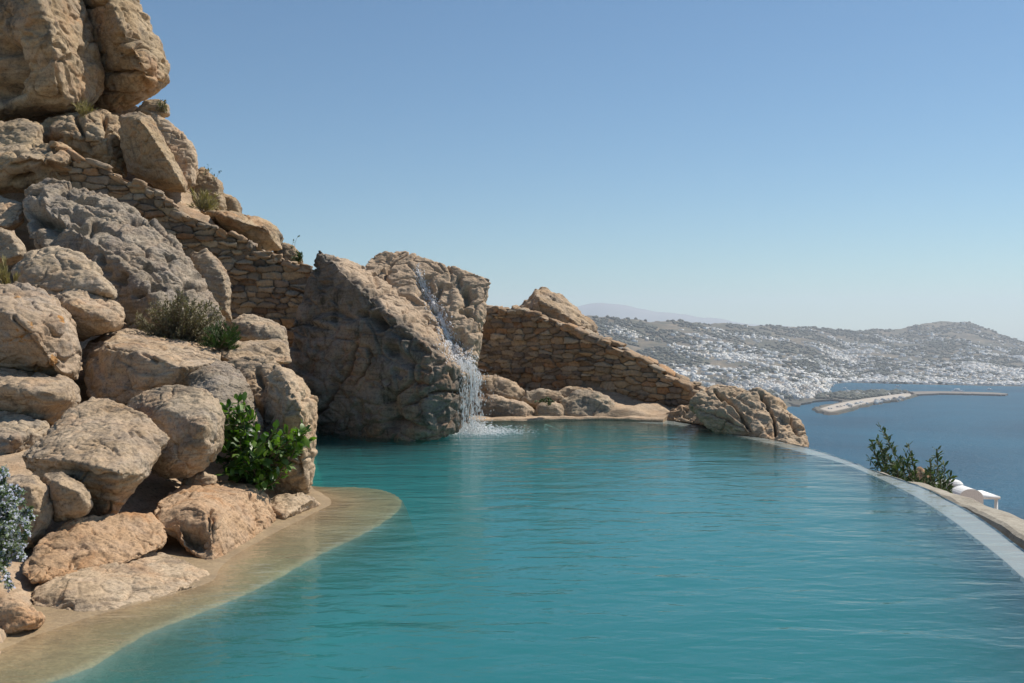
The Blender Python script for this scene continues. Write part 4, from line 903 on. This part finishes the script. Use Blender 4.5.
for (px, py, Yd, lab) in ((207, 180, 21.5, 'tiny wispy plant on the skyline beside the jointed rock'), (295, 252, 21.4, 'tiny wispy plant on the skyline above the lower end of the wall'), (215, 186, 21.6, 'small wispy plant on the ragged dark crag')):
    shrub('wispy_plant', lab, 'plant', P(px, py, Yd), [P(px + rng.uniform(-5, 6), py - rng.uniform(5, 18), Yd) for _ in range(5)], .05, .25, 5, (M['needle'], M['twig']), lo=.6, stem_r=(.004, .002), spread=1)
shrub('dark_bush', 'small round dark bush beside the two-lobed rock on the skyline', 'bush', P(299, 262, 21.3),
      tips_px(16, [(293, 258), (294, 250), (300, 249), (304, 258)], (21.1, 21.5)), .05, .2, 40, (M['needle'], M['twig']), lo=.1, stem_r=(.005, .002))
shrub('green_bush', 'patch of low green growth among the far bank rocks', 'bush', P(552, 402, 18.7),
      tips_px(8, [(535, 402), (538, 396), (548, 398), (550, 404)], (18.6, 18.8)), .05, .3, 20, (M['needle'], M['twig']), lo=.1, stem_r=(.004, .002))

# ================================================================== WHITE HOUSE BELOW THE RIM
M['white'] = plain('whitewash', (0.78, 0.78, 0.76), .7)
M['window'] = plain('dark_window', (0.04, 0.05, 0.06), .3)
def box_np(x0, x1, y0, y1, z0, z1):
    v = [(x, y, z) for z in (z0, z1) for y in (y0, y1) for x in (x0, x1)]
    return np.array(v, float), np.array([[0, 2, 3, 1], [4, 5, 7, 6], [0, 1, 5, 4], [2, 6, 7, 3], [0, 4, 6, 2], [1, 3, 7, 5]])
def merge(parts):
    V = []; Fc = []; k = 0
    for v, f in parts: V.append(v); Fc.append(f + k); k += len(v)
    return np.vstack(V), np.vstack(Fc)
Yh = 62.0; hx, _, hz = P(958, 489, Yh)
root = empty('white_house', (hx, Yh, -17.5)); tag(root, 'small whitewashed building with a vaulted roof and pergola just below the rim', 'house')
def wpart(nm, v, f, mat, sm=False):
    o = link(nm, mesh_np(nm, v - np.array(root.location), f, mat, sm), root); return o
def Wp(px, py): x, y, z = P(px, py, Yh); return x, z
x0, z1 = Wp(948, 490); x1, z0 = Wp(972, 500)
prof = []                                                   # vaulted body
for k in range(13):
    a = math.pi * k / 12; prof.append(((x0 + x1) / 2 - math.cos(a) * (x1 - x0) / 2, z1 - .25 + math.sin(a) * .55))
pv = [(x0, -17.5)] + prof + [(x1, -17.5)]; nP = len(pv)
v = np.array([(a, Yh - 1.5, z) for a, z in pv] + [(a, Yh + 2.5, z) for a, z in pv]); ff = [[i, i + 1, i + 1 + nP, i + nP] for i in range(nP - 1)] + [list(range(nP))[::-1], [i + nP for i in range(nP)]]
wpart('vault', v, ff, M['white'], False)
ca, cz = Wp(957, 485.5); rr = .42; rg = []
for (r_, z_) in ((rr * .8, -.6), (rr * .8, 0), (rr * 1.25, .0), (rr * 1.2, .1), (rr * .9, .22), (rr * .45, .3)):
    rg.append([(ca + math.cos(t * math.pi / 8) * r_, Yh + .4 + math.sin(t * math.pi / 8) * r_, cz + z_) for t in range(16)])
v = np.array(rg).reshape(-1, 3); ff = [[i * 16 + t, i * 16 + (t + 1) % 16, i * 16 + 16 + (t + 1) % 16, i * 16 + 16 + t] for i in range(5) for t in range(16)] + [[80 + t for t in range(16)]]
wpart('chimney', v, ff, M['white'])
xa, za = Wp(972, 496); xb, zb_ = Wp(991, 495.5)
v, f = box_np(xa, xb, Yh - 1.2, Yh + 1.2, za, za + .16); wpart('pergola_roof', v, f, M['white'])
for xx in (xb - .2, xb - .2):
    pass
for yy in (Yh - 1.1, Yh + .95):
    v, f = box_np(xb - .25, xb - .1, yy, yy + .15, -17.5, za); wpart('post', v, f, M['white'])
ztop = Wp(970, 544)[1]; v, f = box_np(x0 - .6, x0 + 6.2, Yh - 2.4, Yh + 6, -19.5, ztop); wpart('house_body', v, f, M['white'])
for a_, b_ in ((0, 1.4), (2.3, 3.2), (4.2, 5.1)):
    v, f = box_np(x0 + a_, x0 + b_, Yh - 2.46, Yh - 2.41, ztop - 2.6, ztop - 1.2); wpart('window', v, f, M['window'])

# ================================================================== SEA, FAR LAND, TOWN
m, n, l, b = new_mat('sea_water'); g = n.new('ShaderNodeNewGeometry'); pos = g.outputs['Position']
pz = mapping(n, l, pos, (0, 0, 0), (0, 0, .5), (1, 1.7, 1))
c_ = mixc(n, l, ramp(n, l, nz(n, l, pos, .0022, 5, .6, .6), [(.35, 0.), (.65, 1.)]), (0.003, 0.055, 0.105), (0.007, 0.095, 0.165))
caps = ramp(n, l, nz(n, l, pz, .35, 3, .7), [(.73, 0.), (.80, .4)])
c_ = mixc(n, l, caps, c_, (.5, .56, .6)); l.new(c_, b.inputs['Base Color']); b.inputs['Roughness'].default_value = .45; b.inputs['IOR'].default_value = 1.33; b.inputs['Specular IOR Level'].default_value = .22
bp = n.new('ShaderNodeBump'); bp.inputs['Strength'].default_value = 1; bp.inputs['Distance'].default_value = 3.2
l.new(nz(n, l, pz, .09, 8, .7, .4), bp.inputs['Height']); df = n.new('ShaderNodeBsdfDiffuse'); gl = n.new('ShaderNodeBsdfGlossy'); mx = n.new('ShaderNodeMixShader'); l.new(c_, df.inputs[0]); l.new(bp.outputs[0], df.inputs['Normal']); l.new(bp.outputs[0], gl.inputs['Normal'])
gl.inputs['Roughness'].default_value = .32; gl.inputs['Color'].default_value = (.75, .88, 1, 1); mx.inputs[0].default_value = .045
l.new(df.outputs[0], mx.inputs[1]); l.new(gl.outputs[0], mx.inputs[2]); l.new(mx.outputs[0], n['Material Output'].inputs['Surface']); M['sea'] = m
v, f = np.array([(-6800, -500, SEA), (9800, -500, SEA), (9800, 14000, SEA), (-6800, 14000, SEA)], float), np.array([[0, 1, 2, 3]])
struct('sea', mesh_np('sea', v, f, M['sea']))
m, n, l, b = new_mat('far_land'); g = n.new('ShaderNodeNewGeometry'); pos = g.outputs['Position']
c_ = mixc(n, l, ramp(n, l, nz(n, l, pos, .004, 6, .65, .4), [(.38, 0.), (.6, 1.)]), (0.085, 0.066, 0.042), (0.20, 0.155, 0.10))
c_ = mixc(n, l, ramp(n, l, nz(n, l, mapping(n, l, pos, (0, 0, 0), (0, 0, 0), (.25, .25, 3.2)), .035, 5, .7, .3), [(.46, 0.), (.56, .75)]), c_, (0.045, 0.045, 0.032))
c_ = mixc(n, l, ramp(n, l, nz(n, l, mapping(n, l, pos, (50, 9, 0)), .012, 7, .7, .3), [(.47, 0.), (.58, .8)]), c_, (0.055, 0.062, 0.038))
c_ = mixc(n, l, ramp(n, l, nz(n, l, mapping(n, l, pos, (90, -9, 0)), .02, 4, .7, .5), [(.6, 0.), (.66, .5)]), c_, (0.30, 0.25, 0.19))
l.new(c_, b.inputs['Base Color']); b.inputs['Roughness'].default_value = 1; M['land'] = m
SHX = [480, 700, 760, 785, 800, 815, 825, 832, 850, 900, 1024, 1100, 1300]
SHY = [415, 413, 411, 408, 404, 398, 392, 384, 382.5, 384, 386.5, 388, 392]
RDX = [380, 480, 590, 620, 700, 740, 770, 800, 850, 875, 900, 915, 930, 945, 957, 968, 980, 1000, 1015, 1024, 1060, 1200, 1300]
RDY = [318, 317, 318, 320, 323, 325.5, 325, 327, 330, 327.5, 329, 326, 323, 321.8, 322, 322.2, 326, 333, 338, 340.5, 350, 368, 380]
RYX = [380, 590, 700, 800, 935, 1024, 1300]; RYY = [2900, 3200, 3700, 4200, 5000, 4800, 4200]
def land_pt(px, t):
    px = np.asarray(px, float); t = np.asarray(t, float)
    ys = np.interp(px, SHX, SHY); Ys = (CAMZ - SEA) * F / (ys - HOR); Yr = np.interp(px, RYX, RYY); Er = CAMZ - (np.interp(px, RDX, RDY) - HOR) / F * Yr
    Y = Ys + (Yr - Ys) * t; X = (px - CX) / F * Y
    E = SEA + (Er - SEA) * np.clip(t, 0, 1) ** 1.25
    q = np.stack([X, Y, X * 0], 1); tt = np.clip(t, 0, 1)
    E = E + fbm(q / 520, 4, 61) * 34 * tt ** .8 * np.sqrt(1 - tt * .93) + fbm(q / 90, 4, 62) * 6 * np.minimum(1, tt * 6)
    E = np.where(t < 0, SEA + t * 300, np.where(t > 1, E - (t - 1) * 700, E))
    return np.stack([X, Y, E], 1)
cols = np.arange(380, 1240, 1.7); ts = np.r_[-.06, -.02, np.linspace(0, 1, 150), 1.03, 1.1, 1.2, 1.4]
CC, TT = np.meshgrid(cols, ts); V = land_pt(CC.ravel(), TT.ravel()); V[:, 2] = np.maximum(V[:, 2], SEA - 12)
struct('far_hills', mesh_np('far_hills', V, grid_faces(len(cols), len(ts)), M['land'], True))
# distant mountain
M['farrock'] = plain('pale_far_slopes', (0.21, 0.22, 0.22))
mc = np.arange(380, 900, 6.0); prof_y = np.interp(mc, [380, 470, 540, 580, 600, 640, 690, 740, 800, 900], [325, 318, 311, 304, 302, 308, 315, 322, 329, 334])
rows = []
for k, (dy, q) in enumerate(((0, 0.), (400, .45), (800, .8), (1200, 1.), (1700, .7), (2300, 0.))):
    Yq = 11000 + dy; topz = CAMZ - (prof_y - HOR) / F * 12200
    z = SEA - 5 + (topz - SEA) * q; x = (mc - CX) / F * Yq; v = np.stack([x, np.full_like(x, Yq), z], 1)
    v[:, 2] += fbm(v / 700, 4, 70) * 40 * q; rows.append(v)
struct('distant_mountain', mesh_np('distant_mountain', np.vstack(rows), grid_faces(len(mc), len(rows)), M['farrock'], True))
# peninsula in the harbour mouth
M['concrete'] = plain('pale_concrete', (0.42, 0.36, 0.29)); M['quayrock'] = plain('quay_rock', (0.16, 0.13, 0.10))
def gs(px, py, z=SEA): Y = (CAMZ - z) * F / (py - HOR); return ((px - CX) / F * Y, Y)
pen = [(786, 404), (800, 399), (822, 395.5), (850, 392.5), (880, 391.5), (905, 392), (915, 394), (912, 398), (903, 401), (885, 403.5), (862, 408), (846, 413), (830, 415.5), (818, 413.5), (815, 410), (824, 406.5), (842, 403), (832, 401), (812, 403), (795, 407)]
def slab(poly, z0, z1, inset, jit=0):
    pa = np.array([gs(*p) for p in poly]); pa = catmull(np.vstack([pa, pa[:1]]), 5)[:-1]; pa = pa + nr.normal(size=pa.shape) * jit
    c = pa.mean(0); inn = c + (pa - c) * (1 - inset); k = len(pa)
    V = np.vstack([np.c_[pa, np.full(k, z0)], np.c_[inn, np.full(k, z1)]]); Fl = [[i, (i + 1) % k, (i + 1) % k + k, i + k] for i in range(k)] + [[i + k for i in range(k)]]
    return V, Fl
V, Fl = slab(pen, SEA - 2, SEA + 4, .03, 4); struct('peninsula', mesh_np('peninsula', V, Fl, M['land']))
quay = [(819, 411.5), (832, 407.5), (850, 403.5), (872, 400), (896, 396.5), (910, 395.5), (910, 398), (900, 400), (884, 402.2), (862, 406.6), (845, 411.4), (830, 414)]
V, Fl = slab(quay, SEA + 3, SEA + 5.2, .02); struct('quay', mesh_np('quay', V, Fl, M['concrete']))
pier = [(908, 393.2), (940, 392.8), (975, 393.6), (1002, 394.6), (1003, 396.2), (975, 395.4), (940, 395), (908, 396)]
V, Fl = slab(pier, SEA - 2, SEA + 4, .0, 3); o = link('pier', mesh_np('pier', V, Fl, M['quayrock'])); recenter(o, tuple(V.mean(0))); tag(o, 'long low dark pier reaching out from the peninsula into the bay', 'pier')

# houses
m, n, l, b = new_mat('house_wall'); g = n.new('ShaderNodeNewGeometry')
l.new(ramp(n, l, g.outputs['Random Per Island'], [(0, (.82, .81, .78)), (.55, (.74, .72, .68)), (.8, (.62, .53, .43)), (1., (.80, .80, .80))]), b.inputs['Base Color']); b.inputs['Roughness'].default_value = .8; M['house'] = m
oi_m, n, l, b = new_mat('house_wall_single'); oi = n.new('ShaderNodeObjectInfo')
l.new(ramp(n, l, oi.outputs['Random'], [(0, (.82, .81, .78)), (.6, (.76, .74, .70)), (.85, (.60, .50, .40)), (1., (.80, .80, .80))]), b.inputs['Base Color']); b.inputs['Roughness'].default_value = .8; M['house1'] = oi_m
def house_mesh(name, w, d, h, wing, hr):
    parts = [box_np(-w / 2, w / 2, -d / 2, d / 2, -4, h)]
    for a in (0, 1):                                        # parapet
        parts.append(box_np(-w / 2 - .1, w / 2 + .1, (-d / 2 - .1, d / 2 - .25)[a], (-d / 2 + .25, d / 2 + .1)[a], h + .002, h + .5))
        parts.append(box_np((-w / 2 - .1, w / 2 - .25)[a], (-w / 2 + .25, w / 2 + .1)[a], -d / 2 + .26, d / 2 - .26, h + .002, h + .5))
    if wing: parts.append(box_np(w / 2 + .003, w / 2 + wing, -d / 2 + .6, d / 2 - .4, -4, h * .55)); parts.append(box_np(-w * .3, w * .12, -d * .2, d * .4, h + .003, h + hr))
    V, Fc = merge(parts); nw = len(Fc); wins = []
    for zf in ([1.2] if h < 4.5 else [1.0, 4.0]):
        k = max(2, int(w / 3.2))
        for i in range(k):
            x = -w / 2 + (i + .5) * w / k; ww = .55 if (i + int(zf)) % 3 else .8
            wins.append(box_np(x - ww, x + ww, -d / 2 - .15, -d / 2 - .11, zf, zf + 1.4)); 
        wins.append(box_np(-w / 2 - .15, -w / 2 - .11, -.6, .6, zf, zf + 1.4)); 
    Vw, Fw = merge(wins); V2 = np.vstack([V, Vw]); F2 = np.vstack([Fc, Fw + len(V)])
    me = mesh_np(name, V2, F2, [M['house1'], M['window']])
    me.polygons.foreach_set('material_index', np.r_[np.zeros(nw, np.int32), np.ones(len(Fw), np.int32)]); me.update(); return me
HM = [house_mesh('house', *a) for a in ((9, 7, 3.4, 0, 0), (12, 8, 6.4, 4, 2.4), (8, 8, 6.2, 0, 0), (14, 8, 3.6, 5, 2.2), (11, 7, 6.6, 3.5, 2.4), (18, 9, 6.4, 6, 2.6), (7, 6, 3.2, 3, 1.8))]
def density(px, t, xyz):
    d = fbm(xyz / 260, 3, 80) * 1.25 + .36
    low = np.exp(-(t / .22) ** 2) * .75 * sstep(790, 860, px); d = d + low + .25 * np.exp(-((t - .35) / .3) ** 2) - .55 * sstep(.72, 1.0, t)
    return np.clip(d, 0.03, 1.35) ** 2.2
cand_px = nr.uniform(560, 1040, 16000); cand_t = nr.random(16000) ** 1.15 * .99 + .008
cw = land_pt(cand_px, cand_t); keep = nr.random(16000) * 1.6 < density(cand_px, cand_t, cw * np.array([1, 1, 0]))
vis = (HOR + (CAMZ - cw[:, 2]) / cw[:, 1] * F); 
# hidden behind wall and rocks
occ = np.interp(cand_px, [590, 640, 700, 760, 790, 806, 812], [322, 352, 392, 392, 410, 430, 700])
keep &= (vis < occ + 1) & (cand_px > 588)
cw = cw[keep]; cpx = cand_px[keep]; order = np.argsort(cw[:, 1]); cw = cw[order]; cpx = cpx[order]
print('houses', len(cw))
def hyaw(x, y): return -math.atan2(x, y) * .6 + rng.choice([0, 0, 1.57, .5, -.6]) + rng.uniform(-.35, .35)
for k in range(min(270, len(cw))):
    o = bpy.data.objects.new('white_house', HM[rng.randrange(len(HM))]); COL.objects.link(o)
    o.location = (float(cw[k, 0]), float(cw[k, 1]), float(cw[k, 2]) + .5); o.rotation_euler = (0, 0, hyaw(cw[k, 0], cw[k, 1])); s_ = rng.uniform(.85, 1.3); o.scale = (s_, s_, s_ * rng.uniform(.9, 1.15))
    tag(o, 'flat-roofed pale cubic house on the near slopes of the town across the bay', 'house', 'flat-roofed houses of the town across the bay')
parts = []
for k in range(270, len(cw)):
    w, d, h = rng.uniform(7, 16), rng.uniform(6, 10), rng.choice([3.0, 3.4, 5.4, 6]); q = rng.random()
    P0 = [box_np(-w / 2, w / 2, -d / 2, d / 2, -5, h)]
    if q < .5: P0.append(box_np(w / 2 + .01, w / 2 + w * .5, -d / 2 + 1, d / 2 - 1, -5, h * .55))
    v, f = merge(P0); a = hyaw(cw[k, 0], cw[k, 1]); c, s_ = math.cos(a), math.sin(a)
    v = np.stack([v[:, 0] * c - v[:, 1] * s_, v[:, 0] * s_ + v[:, 1] * c, v[:, 2]], 1) + cw[k]; parts.append((v, f))
V, Fc = merge(parts); o = link('town_houses', mesh_np('town_houses', V, Fc, M['house'])); tag(o, 'mass of tiny pale houses covering the far hillsides across the bay', 'houses', kind='stuff')
# scrub and garden trees of the far slopes
PENI = np.array([gs(*p) for p in ((822, 396.5), (850, 394), (880, 393), (905, 393.5), (905, 395.5), (880, 398), (850, 402), (838, 400.5), (815, 401))])
def on_pen(n_):
    out = []
    while len(out) < n_:
        x = rng.uniform(PENI[:, 0].min(), PENI[:, 0].max()); y = rng.uniform(PENI[:, 1].min(), PENI[:, 1].max())
        if inside(np.array([x]), np.array([y]), PENI)[0]: out.append((x, y, SEA + 4))
    return np.array(out)
tp = nr.uniform(560, 1040, 14000); tt_ = nr.random(14000) ** .9; tw = land_pt(tp, tt_); kk = (fbm(tw * np.array([1, 1, 0]) / 150, 3, 90) > -.1); tw = np.vstack([tw[kk], on_pen(420)])
M['farscrub'] = plain('far_scrub', (0.05, 0.058, 0.034))
IV2 = IV; sc_ = nr.uniform(2.5, 7, len(tw)); V = (IV[None] * sc_[:, None, None] * np.array([1.25, 1.25, .8]) * (1 + .2 * nr.normal(size=(len(tw), len(IV), 1))) + tw[:, None, :] + np.array([0, 0, 1.5])).reshape(-1, 3)
Fc = (IF[None] + np.arange(len(tw))[:, None, None] * len(IV)).reshape(-1, 3)
o = link('scrub', mesh_np('scrub', V, Fc, M['farscrub'])); tag(o, 'dark scrub and garden trees scattered between the far houses', 'scrub', kind='stuff')
# sheds, huts on the quay and boats
M['hull'] = plain('boat_hull', (.75, .76, .78), .4)
def boat_mesh(L, w, h):
    out = []; st = [(-.5, .75), (-.2, 1), (.15, .95), (.38, .55), (.5, .03)]
    V = []; 
    for (u, q) in st:
        V += [(u * L, -q * w / 2, h), (u * L * .94, -q * w * .3, -.6), (u * L * .94, q * w * .3, -.6), (u * L, q * w / 2, h)]
    Fl = []
    for i in range(4):
        for k in range(3): Fl.append([i * 4 + k, i * 4 + k + 1, i * 4 + 5 + k, i * 4 + 4 + k])
        Fl.append([i * 4 + 3, i * 4, i * 4 + 4, i * 4 + 7])
    Fl += [[0, 3, 2, 1], [16, 17, 18, 19]]; return np.array(V, float), Fl
bV, bF = boat_mesh(16, 4.6, 1.6)
for k, (px, py, sc, lab) in enumerate(((898, 386.8, 1.0, 'small white boat moored in the inner harbour'), (958, 391.6, 1.9, 'larger white boat lying beside the long pier'), (845, 388.5, .8, 'little boat near the left end of the inner harbour'), (990, 390, 1.1, 'white boat off the right end of the inner harbour'))):
    x, y = gs(px, py); r_ = empty('boat', (x, y, SEA)); r_.rotation_euler.z = rng.uniform(-.5, .5); r_.scale = (sc, sc, sc); tag(r_, lab, 'boat')
    link('hull', mesh_np('hull', bV, bF, M['hull']), r_); v, f = box_np(-4.5, 1.8, -1.4, 1.4, 1.62, 3.7); link('cabin', mesh_np('cabin', v, f, M['white']), r_)
for k in range(26):
    t = rng.random(); px = 822 + t * 86; py = np.interp(px, [822, 850, 872, 900, 910], [411.3, 405.6, 402.4, 398.4, 397]) + rng.uniform(-1.6, 1.4); x, y = gs(px, py, SEA + 5)
    o = bpy.data.objects.new('quay_hut', HM[rng.choice([0, 6, 3])]); COL.objects.link(o); o.location = (x, y, SEA + 5); o.rotation_euler.z = rng.uniform(-.6, .6); s_ = rng.uniform(.45, .9); o.scale = (s_, s_, s_)
    tag(o, 'little pale building standing on the quay of the peninsula', 'building', 'little buildings on the quay')
for q in on_pen(16):
    o = bpy.data.objects.new('harbour_house', HM[rng.choice([0, 2, 3, 4, 6])]); COL.objects.link(o); o.location = tuple(q); o.rotation_euler.z = rng.uniform(-.6, .6); s_ = rng.uniform(.6, 1.0); o.scale = (s_, s_, s_)
    tag(o, 'pale house among the dark scrub of the peninsula', 'house', 'houses on the peninsula')

# ================================================================== HAZE
m = bpy.data.materials.new('haze'); m.use_nodes = True; n = m.node_tree.nodes; n.remove(n['Principled BSDF'])
pv_ = n.new('ShaderNodeVolumePrincipled'); pv_.inputs['Color'].default_value = (.84, .90, 1.0, 1); pv_.inputs['Density'].default_value = .88e-4; pv_.inputs['Anisotropy'].default_value = .2
m.node_tree.links.new(pv_.outputs[0], n['Material Output'].inputs['Volume'])
v, f = box_np(-6900, 9900, -600, 14100, SEA - 14, 440)
o = link('haze', mesh_np('haze', v, f, m)); tag(o, 'thin blue summer haze over the bay', 'haze', kind='stuff')
